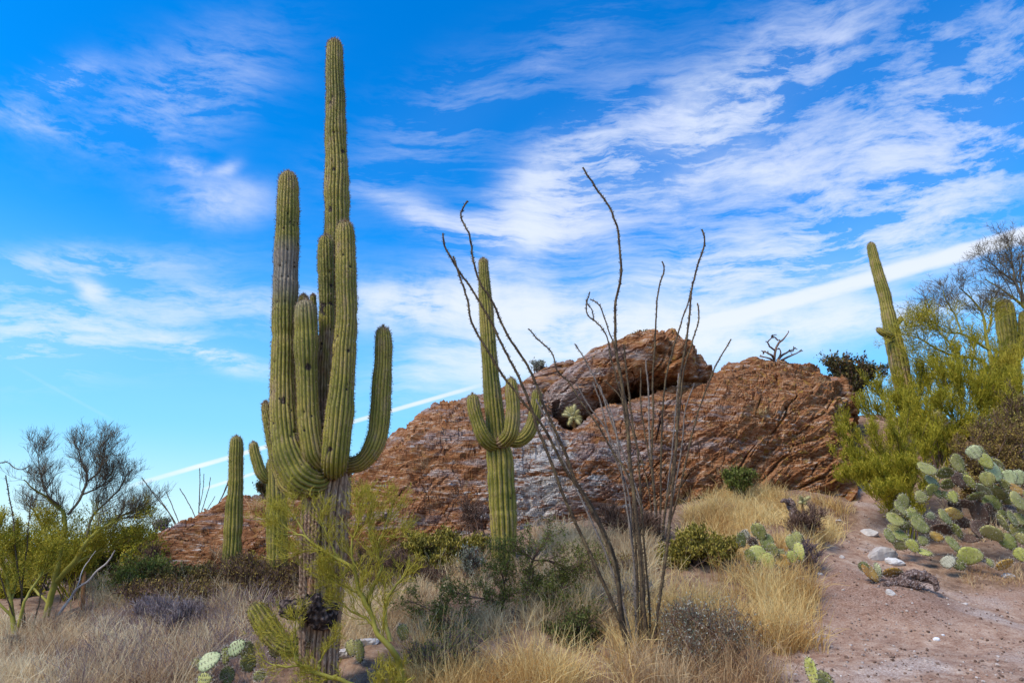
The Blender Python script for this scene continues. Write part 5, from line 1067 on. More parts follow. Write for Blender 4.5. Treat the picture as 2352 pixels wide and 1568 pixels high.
bushy('reddish brown twig mass at the feet of the armless and half hidden saguaros', 'shrub', gpt(580, 13.0), [(560,1325,13.2,80,48,.5), (610,1385,12.4,70,26,.4), (690,1330,13,40,60,.4)], 504, stems=44, r0=.008, m2=9, m3=7, m4=3, L2=.34, L3=.2, L4=.12, up=.35, m_tw=M_BR_BROWN, group=BS, leaf=(1, .03, .4, .02, .3), m_lf=M_RUSTLEAF)
bushy('dark twiggy bush at the bottom edge between the tallest saguaro and the golden grass', 'shrub', gpt(1000, 8.9), [(990,1520,8.9,90,45,.35), (1060,1490,9.2,60,40,.3)], 505, stems=30, r0=.006, m2=8, m3=6, m4=3, L2=.24, L3=.14, L4=.08, up=.2, m_tw=M_BR_PURP, group=BS, tw_w=.003, leaf=(1, .02, .5, .02, .3), m_lf=M_ACA)
bushy('sprawling brown stemmed shrub with whitish leaves right of the near ocotillo', 'shrub', gpt(1600, 9.3), [(1560,1430,9.3,80,60,.4), (1660,1440,9.3,80,60,.4), (1700,1490,9.0,60,30,.3), (1600,1510,8.9,90,40,.3)], 506, stems=80, r0=.005, m2=6, m3=4, m4=0, L2=.34, L3=.2, up=.3, m_tw=M_BR_BROWN, leaf=(2, .02, .5, .012, .3), m_lf=M_SAGE, tw_w=.0026, spreadb=.45)
bushy('whitish leaved dry brush low in the gap behind the near ocotillo', 'shrub', gpt(1400, 10.8), [(1390,1400,10.8,50,60,.4), (1480,1380,11,50,70,.4)], 507, stems=30, r0=.006, m2=7, m3=6, m4=2, L2=.28, L3=.16, L4=.08, up=.3, m_tw=M_BR_GREY, leaf=(1, .024, .5, .015, .3), m_lf=M_SAGE, group=BS, tw_w=.003)
bushy('reddish bare brush behind the rear ocotillo against the foot of the outcrop', 'shrub', gpt(1440, 14.2), [(1400,1200,14.2,60,34,.4), (1480,1215,13.8,60,40,.4)], 508, stems=28, r0=.008, m2=8, m3=7, m4=3, L2=.32, L3=.2, L4=.1, up=.3, m_tw=M_BR_BROWN, group=BS)
bushy('sparse yellow twig bush in front of the rock at the left end', 'shrub', gpt(350, 14.6), [(345,1270,14.6,25,24,.3)], 509, stems=12, m2=7, m3=6, m4=2, L2=.24, L3=.15, L4=.1, up=.4, m_tw=M_BR_BROWN, group=BS)
# -- palo verde sprays in front of the tallest saguaro
D = 8.15
def y_(X, Y, r, d=D): return (564.5 + X * .3403, 1034.9 + Y * .3403, d, r)
PVF = [([y_(1075,1660,9,8.3), y_(1060,1568,8.5,8.3), y_(1035,1400,7.5,8.25), y_(980,1300,6.5), y_(900,1230,5.5), y_(850,1130,5), y_(780,1000,5.5), y_(740,900,4.5), y_(700,800,4), y_(640,760,4), y_(530,690,3.5), y_(430,620,2.8), y_(350,570,2.2), y_(200,570,1.3), y_(120,560,.8)], 2),
       ([y_(975,1290,5), y_(940,1100,4.5), y_(960,1010,4), y_(1010,930,3), y_(1080,850,2), y_(1120,760,1.2)], 1), ([y_(850,1130,4), y_(840,1000,4), y_(880,900,4), y_(915,790,3.5), y_(870,700,2.4), y_(900,600,1.8), y_(980,600,1.4), y_(1070,590,.9)], 2),
       ([y_(750,900,3.4), y_(745,840,3), y_(730,600,2.4), y_(770,520,2), y_(790,440,1.5), y_(800,330,.9)], 2), ([y_(640,760,3), y_(580,650,2.2), y_(540,560,1.7), y_(480,450,1)], 1), ([y_(900,1215,3.4), y_(780,1110,2.8), y_(700,1075,2), y_(640,1020,1.2)], 1),
       ([y_(530,690,2), y_(420,660,1.6), y_(300,700,1.2), y_(230,700,.8)], 1), ([y_(430,620,2), y_(330,470,1.5), y_(240,340,.8)], 1), ([y_(350,570,1.6), y_(250,500,1.2), y_(190,450,.7)], 1), ([y_(700,800,2), y_(600,860,1.6), y_(500,800,1)], 1),
       ([y_(870,690,1.8), y_(840,500,1.4), y_(870,350,.8)], 1), ([y_(900,600,1.6), y_(960,450,1.2), y_(1000,350,.7)], 1), ([y_(770,980,2.4), y_(680,930,1.6), y_(560,880,1)], 1)]
treeish('airy yellow green palo verde spray growing across the foot of the tallest saguaro', 'shrub', PVF, 520, m2=15, m3=9, m4=5, L2=.40, L3=.17, L4=.075, ang=42, up=.25, wob=.14, tw_w=.0019, leaf=(1, .012, .4, .006, .2), name='palo_verde_shrub', t0=.25, limbname=('stem', 'branch'), base=hit(930, 1600))
PVL = [([y_(880,1660,6,8.0), y_(740,1575,5.5,8), y_(600,1510,5,8), y_(430,1450,4,8), y_(360,1400,4,8), y_(335,1300,2.5,8), y_(240,1180,1.6,8), y_(210,1090,.9,8)], 2), ([y_(430,1450,3,8), y_(250,1440,2.2,8), y_(130,1400,1.4,8), y_(60,1300,.8,8)], 1),
       ([y_(500,1470,3,8), y_(490,1440,2.6,8), y_(560,1330,1.6,8), y_(600,1250,.9,8)], 1), ([y_(360,1400,2,8), y_(260,1290,1.5,8), y_(110,1200,.8,8)], 1), ([y_(340,1300,2,8), y_(330,1180,1.4,8), y_(340,1080,.8,8)], 1), ([y_(620,1515,2.5,8), y_(520,1560,2,8), y_(400,1570,1,8)], 1)]
treeish('low arching yellow green palo verde branch along the bottom edge below the blackened stub', 'shrub', PVL, 521, m2=11, m3=8, m4=4, L2=.24, L3=.13, L4=.06, ang=42, up=.15, wob=.14, tw_w=.0019, leaf=(1, .012, .4, .006, .2), name='palo_verde_shrub', t0=.2, limbname=('stem', 'branch'), base=hit(860, 1625))
bushy('yellow green twigs at the bottom edge right of the tallest saguaro', 'shrub', gpt(890, 8.3), [(900,1545,8.3,60,40,.25)], 522, stems=14, m2=7, m3=6, m4=2, L2=.22, L3=.12, L4=.06, m_st=M_PV, m_tw=M_PV_TW, tw_w=.003, r0=.007)
# ------------------------------------------------------------------ prickly pears
PADC = {'g': [(0, (.15, .165, .05)), (.5, (.275, .27, .088)), (1, (.39, .36, .14))], 'y': [(0, (.26, .27, .06)), (.5, (.40, .41, .11)), (1, (.52, .50, .18))],
        'd': [(0, (.10, .115, .03)), (.5, (.18, .20, .055)), (1, (.27, .27, .08))], 't': [(0, (.26, .13, .03)), (.5, (.46, .27, .06)), (1, (.55, .42, .14))],
        'b': [(0, (.045, .028, .025)), (.5, (.10, .06, .048)), (1, (.18, .12, .10))], 'c': [(0, (.24, .29, .14)), (.5, (.36, .41, .22)), (1, (.48, .50, .29))], 'w': [(0, (.30, .28, .2)), (.5, (.45, .43, .33)), (1, (.6, .57, .45))]}
M_PAD = {k_: mat('cactus_pad_' + w, PADC[k_], .55, noise=6, amt=.45, bump=.35, bscale=30, spec=.3) for k_, w in
         {'g': 'grey_green', 'y': 'yellow_green', 'd': 'olive', 't': 'orange', 'b': 'woody', 'c': 'pale_green', 'w': 'bleached'}.items()}
M_PSP = mat('pad_spines', [(0, (.05, .03, .02)), (.3, (.10, .06, .035)), (.5, (.40, .36, .28)), (1, (.70, .66, .58))], .7)
def pad(t, u, v, hw, hh, ang, kind, D, r_):
    """obovate pad: half sizes in px, major axis turned ang degrees clockwise in the view"""
    c = pt(u, v, D); major, minor = (hw, hh) if hw >= hh else (hh, hw); a = math.radians(ang if hw >= hh else ang + 90)
    ratio = minor / major
    A = np.array([math.cos(a), 0, -math.sin(a)])                    # major axis, roughly facing the viewer
    A = unit(A + np.array([0, r_.uniform(-.25, .25), 0])); view = unit(np.array([c[0], c[1], 0]))
    side = unit(np.cross(A, view)); face = unit(np.cross(side, A))
    real = max(ratio, .72 + .12 * r_.rand()); tw = math.acos(min(1, ratio / real)) * r_.choice([-1, 1]); side, face = side * math.cos(tw) + face * math.sin(tw), face * math.cos(tw) - side * math.sin(tw)
    ml = rad(major, c); mw = ml * real; th = .016 + .004 * r_.rand(); nu, nr = 26, 7
    f = np.linspace(0, 2 * np.pi, nu, endpoint=False)
    ox = np.cos(f); oy = np.sin(f) * (1 - .16 * -np.cos(f) * -1) ; wob = 1 + perlin(np.c_[np.cos(f) * 1.2, np.sin(f) * 1.2, f * 0 + r_.rand() * 90]) * .07
    rho = np.r_[np.linspace(0.02, 1, nr) ** .8]; rows = []; nrm = []
    for sgn, rr in ((1, rho), (-1, rho[::-1][1:])):
        for q in rr: rows.append((q, sgn * th * math.sqrt(max(0, 1 - q ** 3)) + (sgn * .002)))
    bend = r_.uniform(-.06, .06); V = []
    for q, h in rows:
        x = ox * q * ml * wob; y = oy * q * mw * wob; w = h + bend * (x / ml) ** 2 * ml + perlin(np.c_[x * 14, y * 14, x * 0 + u]) * .005
        V.append(c + A * x[:, None] + side * y[:, None] + face * w[:, None])
    V = np.array(V); n = len(rows); F = grid_faces(n, nu, True); V = V.reshape(-1, 3)
    Vc = np.vstack([V, V[:nu].mean(0), V[-nu:].mean(0)]); i = np.arange(nu)
    T = np.concatenate([np.stack([np.full(nu, n * nu), np.roll(i, -1), i], -1), np.stack([np.full(nu, n * nu + 1), (n - 1) * nu + i, (n - 1) * nu + np.roll(i, -1)], -1)])
    base_v = r_.uniform(.25, .75); o = part('pad', Vc, [F, T], t, M_PAD[kind], {'var': np.clip(base_v + perlin(Vc * 5, 3) * .4 - .5 * (perlin(Vc * 13, 9) > .42), 0, 1)})
    # areoles and spines on both faces and round the rim
    k_ = 30; g = np.array([(a_, b_) for a_ in np.arange(-.85, .9, .27) for b_ in np.arange(-.85, .9, .3)]); g[::2, 1] += .13; g = g[np.hypot(*g.T) < .93]
    rim = np.c_[np.cos(f[::2]), np.sin(f[::2])] * .98; g = np.vstack([g, rim]); m = len(g); P0 = []; Dn = []
    for sg in (1, -1):
        P0.append(c + A * (g[:, :1] * ml) + side * (g[:, 1:] * mw) + face * (sg * th * .85 * np.sqrt(np.clip(1 - np.hypot(*g.T) ** 3, 0, 1)) + bend * g[:, 0] ** 2 * ml)[:, None])
        Dn.append(unit(face * sg * 1.0 + (A * g[:, :1] + side * g[:, 1:]) * np.hypot(*g.T)[:, None] * 1.2))
    P0 = np.vstack(P0); Dn = np.vstack(Dn); s_ = .012; q1 = unit(np.cross(Dn, r_.normal(size=Dn.shape))); q2 = np.cross(Dn, q1)
    VA = np.stack([P0 + q1 * s_, P0 - q1 * s_ * .5 + q2 * s_ * .87, P0 - q1 * s_ * .5 - q2 * s_ * .87, P0 + Dn * .011], 1).reshape(-1, 3)
    FA = (np.arange(len(P0)) * 4)[:, None, None] + np.array([[0, 1, 3], [1, 2, 3], [2, 0, 3]]); items = [(VA, [FA.reshape(-1, 3)], {'var': np.full(len(VA), .1)})]
    rp = 3; C = np.repeat(P0, rp, 0); d = unit(np.repeat(Dn, rp, 0) + r_.normal(size=(len(P0) * rp, 3)) * .6); ln = r_.uniform(.025, .06, (len(C), 1)); sd = unit(np.cross(d, r_.normal(size=d.shape))) * .0026
    SV = np.stack([C - sd, C + sd, C + d * ln], 1).reshape(-1, 3); items.append((SV, [np.arange(len(SV)).reshape(-1, 3)], {'var': np.repeat(r_.uniform(.5, 1, len(C)), 3)}))
    V2, F2, A2 = merge(items); part('spines', V2, F2, o, M_PSP, A2, kind='stuff', org=np.array(t.location))
def prickly(label, base, pads, D, seed, sx, sy, k_, dj=.45, group='prickly pears'):
    r_ = np.random.RandomState(seed); t = thing('prickly_pear', label, 'cactus', base, group)
    for row in pads:
        X, Y, hw, hh, a, kind = row[:6]; dd = row[6] if len(row) > 6 else r_.uniform(-dj, dj)
        pad(t, sx + X * k_, sy + Y * k_, hw * k_ * 1.12, hh * k_ * 1.12, a, kind, D + dd, r_)
    return t
BIG = [(1288,212,62,58,60,'c'),(1355,205,55,25,70,'g',.1),(1130,315,85,52,60,'g'),(838,367,88,58,5,'g'),(1010,410,80,46,5,'d'),(890,492,75,38,28,'c'),(1037,515,68,43,0,'d'),(880,565,72,42,-15,'y'),(780,637,60,54,0,'g'),(1087,637,54,38,75,'y'),
    (1400,295,75,50,50,'y',-.1),(1470,390,100,55,62,'c',0),(1540,430,75,35,75,'y',.1),(1505,320,60,30,50,'g',.3),(1415,470,66,58,80,'g'),(1245,490,68,30,62,'y'),(1370,560,72,30,42,'c'),(1480,600,95,62,45,'g'),(1600,640,64,56,80,'g'),(1310,628,85,26,-5,'d'),(1460,690,80,58,35,'d'),
    (1620,455,70,60,80,'c'),(1710,450,66,56,80,'c'),(1590,530,62,32,65,'g'),(1695,570,70,50,10,'t',-.1),(1715,680,105,58,30,'g',-.3),(1140,470,75,50,60,'b',.2),(1180,430,60,40,60,'d',.3),
    (612,680,66,44,80,'g'),(580,745,72,26,70,'g',-.2),(675,775,52,38,10,'y'),(540,850,86,56,8,'g',-.2),(560,780,50,30,20,'g',.2),(725,830,70,40,10,'d',.2),(770,905,96,56,30,'g',-.3),(630,915,52,34,-5,'d'),(525,942,60,38,5,'g'),(478,1010,66,34,65,'g',-.3),(585,1008,72,44,0,'d',-.2),
    (600,1095,66,46,5,'g',-.2),(700,1105,62,44,60,'y',-.4),(800,1055,46,42,0,'g',-.3),(815,1165,66,26,5,'y',-.4),(875,820,42,32,20,'c'),(1010,830,80,34,48,'g',-.3),(1090,800,76,52,20,'t',.1),(1120,955,70,32,65,'d',-.3),(1092,1090,82,32,60,'g',-.5),
    (1250,1200,102,74,5,'y',-.6),(1460,985,96,62,38,'g',-.4),(1612,1065,74,60,60,'d',-.4),(1690,950,62,54,30,'d',-.1),(1560,880,80,24,68,'g',-.3),(1655,850,78,24,66,'g',-.3),(1720,850,62,44,40,'g',-.2),(1745,1040,60,40,60,'g',-.4),(1735,1190,60,52,70,'y',-.5),
    (1040,1255,66,48,-35,'w',-.7),(1140,1290,56,42,30,'d',-.6),(1580,1280,82,34,-20,'t',-.7),(1440,1265,44,24,30,'y',-.6),(930,1015,60,42,5,'t',-.1),(1560,812,52,46,10,'d'),(1050,640,70,34,30,'d',.2),(940,600,60,30,40,'d',.2),(1800,760,80,50,20,'g'),(1850,620,80,60,60,'g'),(1800,900,70,60,30,'d'),
    (1340,800,120,62,78,'b',.1),(1330,940,80,55,80,'b',0),(1200,705,90,34,15,'b',.2),(1160,880,85,50,20,'b',.2),(1010,950,110,44,10,'b',.1),(1250,1030,90,40,-10,'b',.1),(1100,730,60,40,60,'b',.3),(900,880,70,36,15,'b',.3),(1420,760,60,40,100,'b',.2),(760,860,60,30,30,'b',.3),(1650,770,70,40,20,'b',.3)]
prickly('large sprawling prickly pear with dozens of pads right of the path', hit(2240, 1290), BIG, 13.2, 600, 1928.6, 987.8, .24)
MID = [(25,745,38,24,80,'d'),(125,700,48,34,60,'g'),(48,715,24,18,60,'w'),(172,762,46,34,75,'d'),(205,805,36,24,70,'g'),(118,826,48,44,0,'y',-.2),(70,845,40,24,80,'d'),(178,868,45,34,80,'y',-.25),(245,828,32,28,0,'g'),(345,738,36,28,70,'g'),(318,768,44,30,80,'g'),(355,814,48,26,85,'y',-.2),(315,842,32,26,80,'y',-.25),
       (262,865,42,34,0,'t',-.1),(125,915,35,18,90,'d'),(240,870,40,26,20,'d',.1),(90,760,30,24,40,'b',.2),(300,900,30,20,0,'b',.1)]
prickly('small prickly pear with bright yellow pads between the grass and the path', hit(1760, 1312), MID, 12.2, 601, 1693.4, 940.8, .4, .2)
prickly('few dying pads sprouting from the dead stump on the mound', hit(2020, 1345), [(725,900,26,24,60,'d'),(765,932,55,24,55,'t'),(808,920,38,14,80,'c'),(895,935,50,28,10,'t')], 11.7, 602, 1693.4, 940.8, .4, .1)
prickly('two pads of a young prickly pear poking up at the bottom edge of the path', hit(1875, 1590), [(425,1500,68,28,85,'y'),(495,1550,52,42,30,'g')], 8.2, 603, 1693.4, 940.8, .4, .05)
prickly('scattered pale green prickly pear pads in the grass left of the tallest saguaro', hit(540, 1560), [(420,1365,52,34,-30,'c',-.3),(262,1440,62,36,-25,'c',-.2),(480,1390,55,36,75,'g'),(355,1410,45,18,85,'d'),(640,1380,38,28,70,'g'),(485,1455,46,38,80,'g'),(235,1545,38,30,0,'y',-.3),(365,1525,46,36,70,'d'),(548,1525,30,26,0,'g',-.3),(200,1450,34,22,10,'g')], 9.2, 604, 376.3, 940.8, .4, .15)
prickly('dull grey green pads half hidden in twigs right of the tallest saguaro', hit(880, 1500), [(75,1350,66,30,80,'g'),(370,1225,50,36,75,'g'),(20,1330,50,34,70,'g')], 9.7, 605, 799.7, 1034.9, .34, .1)
# -- dead stump on the mound, dark stump by the grass
M_STUMP = mat('weathered_stump', [(0, (.05, .03, .025)), (.5, (.15, .095, .08)), (1, (.34, .28, .27))], .95, noise=15, amt=.5, bump=1, bscale=40)
t = thing('dead_stump', 'shredded grey brown dead cactus stump lying on the mound beside the path', 'stump', hit(2095, 1352))
for i, rows in enumerate([[(2032,1348,11.7,4),(2060,1335,11.6,8),(2090,1322,11.6,10),(2120,1322,11.6,11),(2142,1335,11.6,8),(2150,1350,11.6,3)], [(2050,1345,11.5,4),(2075,1338,11.45,8),(2100,1342,11.4,8),(2118,1352,11.4,4)], [(2128,1322,11.5,4),(2142,1330,11.42,7),(2150,1345,11.4,6),(2148,1358,11.4,3)],
    [(2010,1352,11.55,3),(2030,1345,11.5,6),(2050,1338,11.5,5)], [(2085,1318,11.7,3),(2100,1312,11.7,6),(2112,1314,11.7,3)]]): lump(t, 'log', rows, 620 + i, M_STUMP, .55, 26)
r_ = np.random.RandomState(3); n = 260; b = np.array([pt(r_.uniform(2020, 2155), r_.uniform(1318, 1355), 11.5 + r_.uniform(-.15, .2)) for _ in range(n)]); d = unit(r_.normal(size=(n, 3)) * (1, 1, .5)); L = r_.uniform(.03, .12, (n, 1))
V, F, A = ribbons(np.stack([b, b + d * L * .5, b + d * L], 1), np.full((n, 3), .008)); part('splinters', V, F, t, M_STUMP, A, kind='stuff')
t = thing('dead_stump', 'short dark rotten cactus stump standing in the slope grass above the path', 'stump', hit(1815, 1195)); lump(t, 'log', [(1822,1228,13.9,7),(1822,1205,13.9,7),(1820,1175,13.9,8),(1816,1155,13.9,9),(1810,1143,13.9,6)], 640, M_STUMP, .4)
lump(t, 'broken_arm', [(1814,1155,13.9,4),(1800,1149,13.8,4),(1792,1152,13.8,2.5)], 641, M_STUMP, .4)
# ------------------------------------------------------------------ chollas
M_CHO = mat('cholla_stem', [(0, (.30, .26, .09)), (.6, (.45, .40, .18)), (1, (.6, .54, .3))], .8); M_CHOT = mat('cholla_trunk', [(0, (.20, .10, .03)), (1, (.42, .24, .08))], .9)
M_CSP = mat('cholla_spines', [(0, (.24, .20, .08)), (.5, (.42, .36, .17)), (1, (.62, .55, .34))], .7, transl=.15)
def cholla(label, trunk, arms, seed, group='chollas'):
    r_ = np.random.RandomState(seed); t = thing('cholla', label, 'cactus', pt(*trunk[0][:3]), group)
    lump(t, 'trunk', trunk, seed, M_CHOT, .2, 14, n=16)
    for i, rows in enumerate(arms):
        S = spline(np.array([[*pt(u, v, D), rad(r, pt(u, v, D))] for u, v, D, r in rows]), 9); S[:, 3] *= np.array([.6, .85, 1, 1, 1, 1, .95, .8, .4])
        V, F, A = tubes(S[None, :, :3], S[None, :, 3], 9, var=np.array([r_.rand()])); o = part('joint', V, F, t, M_CHO, A)
        n = 420; j = r_.randint(0, len(V), n); T = unit(S[-1, :3] - S[0, :3]); nr = unit(V[j] - S[np.repeat(np.arange(9), 9)[j], :3]); d = unit(nr + r_.normal(size=(n, 3)) * .5); ln = r_.uniform(.4, 1.0, (n, 1)) * S[4, 3]; sd = unit(np.cross(d, r_.normal(size=d.shape))) * .0028
        b = V[j] + r_.normal(size=(n, 3)) * .006; SV = np.stack([b - sd, b + sd, b + d * ln], 1).reshape(-1, 3); part('spines', SV, [np.arange(len(SV)).reshape(-1, 3)], o, M_CSP, {'var': np.repeat(r_.rand(n), 3)}, kind='stuff', org=np.array(t.location))
def arms_at(cx, cy, D, lst, r): return [[(cx, cy, D, r), (cx + dx * .5, cy + dy * .5, D - .05, r), (cx + dx, cy + dy, D - .1 + .02 * (i % 4), r)] for i, (dx, dy) in enumerate(lst)]
cholla('pale yellow cholla growing at the mouth of the dark hollow under the boulder', [(1320,988,18.2,5),(1318,970,18.2,5.5),(1317,955,18.2,5)],
       arms_at(1317, 955, 18.1, [(-26,-3),(-21,-11),(-16,-20),(-6,-22),(3,-27),(13,-14),(18,3),(19,11),(15,19),(-12,21),(-10,10),(10,-4),(-2,-9),(4,7)], 4.3), 650)
cholla('pale spiny cholla poking out among the green bushes at right', [(2158,1012,18.4,5),(2156,990,18.4,5),(2155,980,18.3,6),(2153,970,18.2,5)], arms_at(2150, 960, 18.0, [(-20,5),(-26,10),(-12,-6),(-3,-15),(8,-18),(14,-8),(22,-4),(26,6),(-14,12),(4,-2),(16,10),(0,10)], 6.2), 651)
cholla('small pale cholla right of the dark rotten stump', [(1842,1222,13.7,3),(1842,1185,13.7,3),(1843,1165,13.7,3.4),(1843,1150,13.7,3)], arms_at(1842, 1152, 13.7, [(-4,-14),(8,-8),(18,-12),(-8,2),(10,4)], 3.4), 652)
cholla('brown and cream cholla far back in the gap under the palo verde', [(2160,1020,19,4),(2160,925,19,4),(2160,915,19,4),(2160,905,19,4)], arms_at(2160, 906, 19, [(-16,4),(-8,-8),(4,-10),(14,-2),(12,8)], 4.5), 653)

# ------------------------------------------------------------------ dry grass
GC = {'pale': [(0, (.20, .11, .07)), (.3, (.44, .29, .18)), (.6, (.72, .57, .36)), (1, (.92, .84, .60))], 'gold': [(0, (.24, .10, .03)), (.25, (.50, .29, .10)), (.6, (.76, .56, .24)), (1, (.92, .78, .42))],
      'straw': [(0, (.24, .14, .09)), (.35, (.48, .34, .20)), (.7, (.70, .55, .33)), (1, (.86, .74, .50))], 'rust': [(0, (.20, .10, .06)), (.5, (.46, .29, .15)), (1, (.72, .56, .34))], 'mauve': [(0, (.14, .09, .09)), (.5, (.28, .20, .19)), (1, (.42, .33, .30))]}
M_GR = {k_: mat('dry_grass_' + k_, v, .8, transl=.35, along=(0.0, .45, None) if False else None) for k_, v in GC.items()}
def grass(label, kind, region, n, h, seed, w=.0035, lean=.42, clump=8, cs=.05, fork=0, curl=.35, group='patches of dry grass', keep_path=True, name='dry_grass', onrock=None):
    """region: (u0, u1, D0, D1); n clumps of blades sown over that ground"""
    r_ = np.random.RandomState(seed); u0, u1, D0, D1 = region; m = n * 2
    y = D0 + (D1 - D0) * r_.rand(m); x = (r_.uniform(u0, u1, m) - 1176) / F_PX * y * 1.02
    dn = perlin(np.c_[x * .9, y * .9, x * 0 + seed], 70) + .5 * perlin(np.c_[x * 3, y * 3, x * 0 + seed], 71); e = np.minimum((x - x.min()), (x.max() - x)) / (x.max() - x.min())
    k = (r_.rand(m) < np.clip(.62 + dn * 1.7, .04, 1)) & (r_.rand(m) < np.clip(e * 14, .15, 1))
    if keep_path: k &= path_mask(x, y) < .35
    x, y = x[k][:n], y[k][:n]; hs = h * np.clip(1 + perlin(np.c_[x, y, x * 0 + 5] * 1.3, 72) * .6, .35, 1.6) * r_.uniform(.6, 1.35, len(x)); cv = r_.rand(len(x))
    N = len(x) * clump; i = np.repeat(np.arange(len(x)), clump); bx = x[i] + r_.normal(size=N) * cs; by = y[i] + r_.normal(size=N) * cs; bz = ground(bx, by) - .01
    ln = hs[i] * r_.uniform(.45, 1.15, N); az = r_.rand(N) * 6.283; out = np.stack([np.cos(az), np.sin(az), az * 0], -1) * np.abs(r_.normal(size=N) * lean)[:, None] + np.stack([(bx - x[i]), (by - y[i]), bx * 0], -1) * 2.5
    d = unit(out + np.array([0, 0, 1.])); P = np.empty((N, 4, 3)); P[:, 0] = np.stack([bx, by, bz], -1); q = P[:, 0]
    for s in range(1, 4): q = q + d * (ln / 3)[:, None]; P[:, s] = q; d = unit(d + out * curl + r_.normal(size=(N, 3)) * .20 - np.array([0, 0, .15]))
    wd = w * 1.75 * max(1, (D0 + D1) / 18) * 1.1; items = [ribbons(P, np.full((N, 4), wd) * np.array([1, .9, .7, .35]), var=np.clip(r_.rand(N) * .5 + cv[i] * .3 + perlin(np.c_[bx, by, bx * 0] * 1.1, 73) * .35 + .18, 0, 1), rnd=r_)]
    if fork:
        C, Rr = grow(P[::2], np.full((len(P[::2]), 4), 1.), fork, .35, 1, h * .28, 30, .2, .1, 3, 1, .4, r_); items.append(ribbons(C, np.full(Rr.shape, wd * .8) * np.array([1, .8, .4]), rnd=r_))
    V, F, A = merge(items); return single(name, label, 'grass', (0, 0, 0), V, F, M_GR[kind], A, group=group, kind='stuff')
grass('pale straw coloured grass covering the lower left slope', 'pale', (-60, 560, 8.9, 12.2), 2100, .34, 700, clump=11, lean=.45, cs=.06)
grass('mauve grey dry stems mixed into the left grass below the twig thicket', 'mauve', (230, 700, 8.8, 12.5), 600, .40, 701, clump=8, fork=1)
grass('thin straw grass round the foot of the armless saguaro', 'straw', (440, 900, 10.2, 13.4), 800, .36, 702, clump=9)
grass('golden wiry grass thicket at the bottom centre of the view', 'gold', (960, 1420, 8.3, 9.3), 420, .60, 703, clump=12, fork=1, lean=.42, w=.0032)
grass('tawny grass behind the near ocotillo up to the outcrop foot', 'straw', (1180, 1480, 10.4, 14.4), 1300, .46, 704, clump=10, fork=0)
grass('yellow grass on the slope between rear ocotillo and path', 'gold', (1540, 1900, 12.6, 16.2), 1300, .38, 705, clump=10, w=.003)
grass('long golden grass drooping over the left edge of the path', 'gold', (1500, 1810, 9.6, 11.9), 620, .50, 706, clump=12, fork=0, lean=.4, keep_path=False)
grass('tangled tall straw around the base of the near ocotillo', 'gold', (1380, 1620, 9.0, 11.2), 260, .55, 714, clump=9, fork=1, lean=.45)
grass('sparse reddish stems along the bottom edge right of the near ocotillo', 'rust', (1380, 1760, 8.3, 9.8), 380, .42, 707, clump=8, fork=1)
grass('rust brown grass tufts under the large prickly pear', 'rust', (2130, 2400, 12.2, 13.2), 90, .20, 708, clump=12, keep_path=False)
grass('dry grass and litter behind the shrubs across the middle', 'straw', (820, 1180, 10.2, 13.2), 800, .36, 709, clump=8)
grass('straw grass on the right skyline among the feathery bushes', 'straw', (2120, 2460, 14.5, 18), 420, .35, 710, clump=8)
grass('tawny grass at the far left foot of the outcrop', 'straw', (250, 520, 12.6, 15), 320, .34, 711, clump=8)
grass('reddish dry stems at the bottom centre below the golden thicket', 'rust', (700, 1420, 8.2, 9.6), 260, .22, 712, clump=7, fork=1)
grass('short straw stubble beside the upper path', 'straw', (1800, 1990, 11.2, 16.2), 160, .16, 713, clump=8)
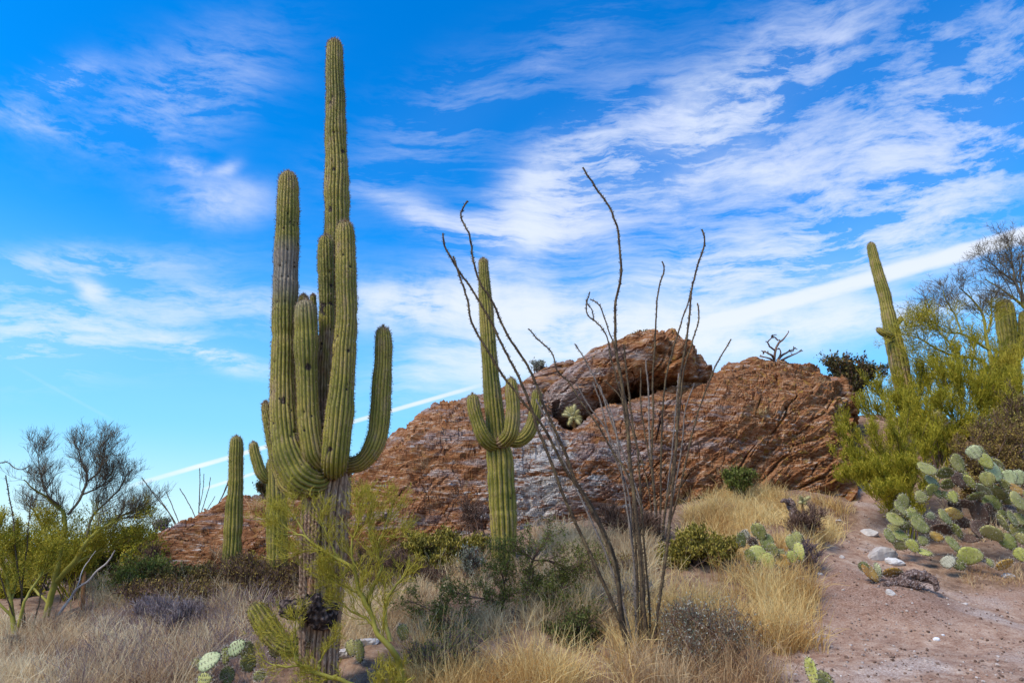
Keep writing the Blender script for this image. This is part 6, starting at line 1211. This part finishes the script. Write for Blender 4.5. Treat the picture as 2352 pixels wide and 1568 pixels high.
def tuft(label, u, v, D, n, h, kind, seed, s=.1):
    r_ = np.random.RandomState(seed); b = rock_hit(u, v); P = np.empty((n, 4, 3)); P[:, 0] = b + r_.normal(size=(n, 3)) * (s, s * .5, s * .3); d = unit(r_.normal(size=(n, 3)) * .4 + (0, -.3, 1.)); q = P[:, 0]
    for k_ in range(1, 4): q = q + d * h * r_.uniform(.2, .4, (n, 1)); P[:, k_] = q; d = unit(d + r_.normal(size=(n, 3)) * .15 - (0, 0, .1))
    V, F, A = ribbons(P, np.full((n, 4), .007) * np.array([1, .9, .7, .3]), rnd=r_); single('grass_tuft', label, 'grass', b, V, F, M_GR[kind], A, group='grass tufts rooted on the rock')
for i, (u, v, D, h, kd, lb) in enumerate([(975,1078,16.6,.35,'rust','orange grass tuft on the outcrop below its left crest'), (592,1168,18.2,.35,'gold','straw tuft on the outcrop crest between the two small saguaros'), (500,1285,15.4,.4,'straw','straw tuft in a crack of the outcrop left of the armless saguaro'),
    (1885,880,20.2,.3,'rust','rust tuft on the right shoulder of the outcrop hump'), (1315,1115,16.6,.2,'rust','orange tuft on the pale streak of rock'), (1660,1090,16,.3,'straw','straw tuft at the foot of the outcrop beside the low green shrub'),
    (1745,950,18.6,.22,'gold','yellowish tuft in the middle of the outcrop hump'), (340,1300,16,.45,'rust','rust tuft at the left tip of the outcrop')]): tuft(lb, u, v, D, 70, h, kd, 740 + i)
# fallen twigs and litter on open soil
r_ = np.random.RandomState(12); n = 2600; yy = r_.uniform(8, 15, n); xx = (r_.uniform(1500, 2450, n) - 1176) / F_PX * yy; zz = ground(xx, yy) + .012; a = r_.rand(n) * 6.28; L = r_.uniform(.015, .09, n) * (r_.rand(n) ** 1.5 + .25)
k_ = r_.rand(n) < .12 + .8 * (path_mask(xx, yy) < .6); P = np.stack([np.stack([xx - np.cos(a) * L, yy - np.sin(a) * L, zz], -1), np.stack([xx, yy, zz + .008], -1), np.stack([xx + np.cos(a) * L, yy + np.sin(a) * L, zz + .003], -1)], 1)[k_]
V, F, A = ribbons(P, np.full((len(P), 3), .005), rnd=r_); single('twig_litter', 'fallen twigs and dead grass bits littering the soil', 'litter', (0, 0, 0), V, F, M_BR_BROWN, A, kind='stuff')
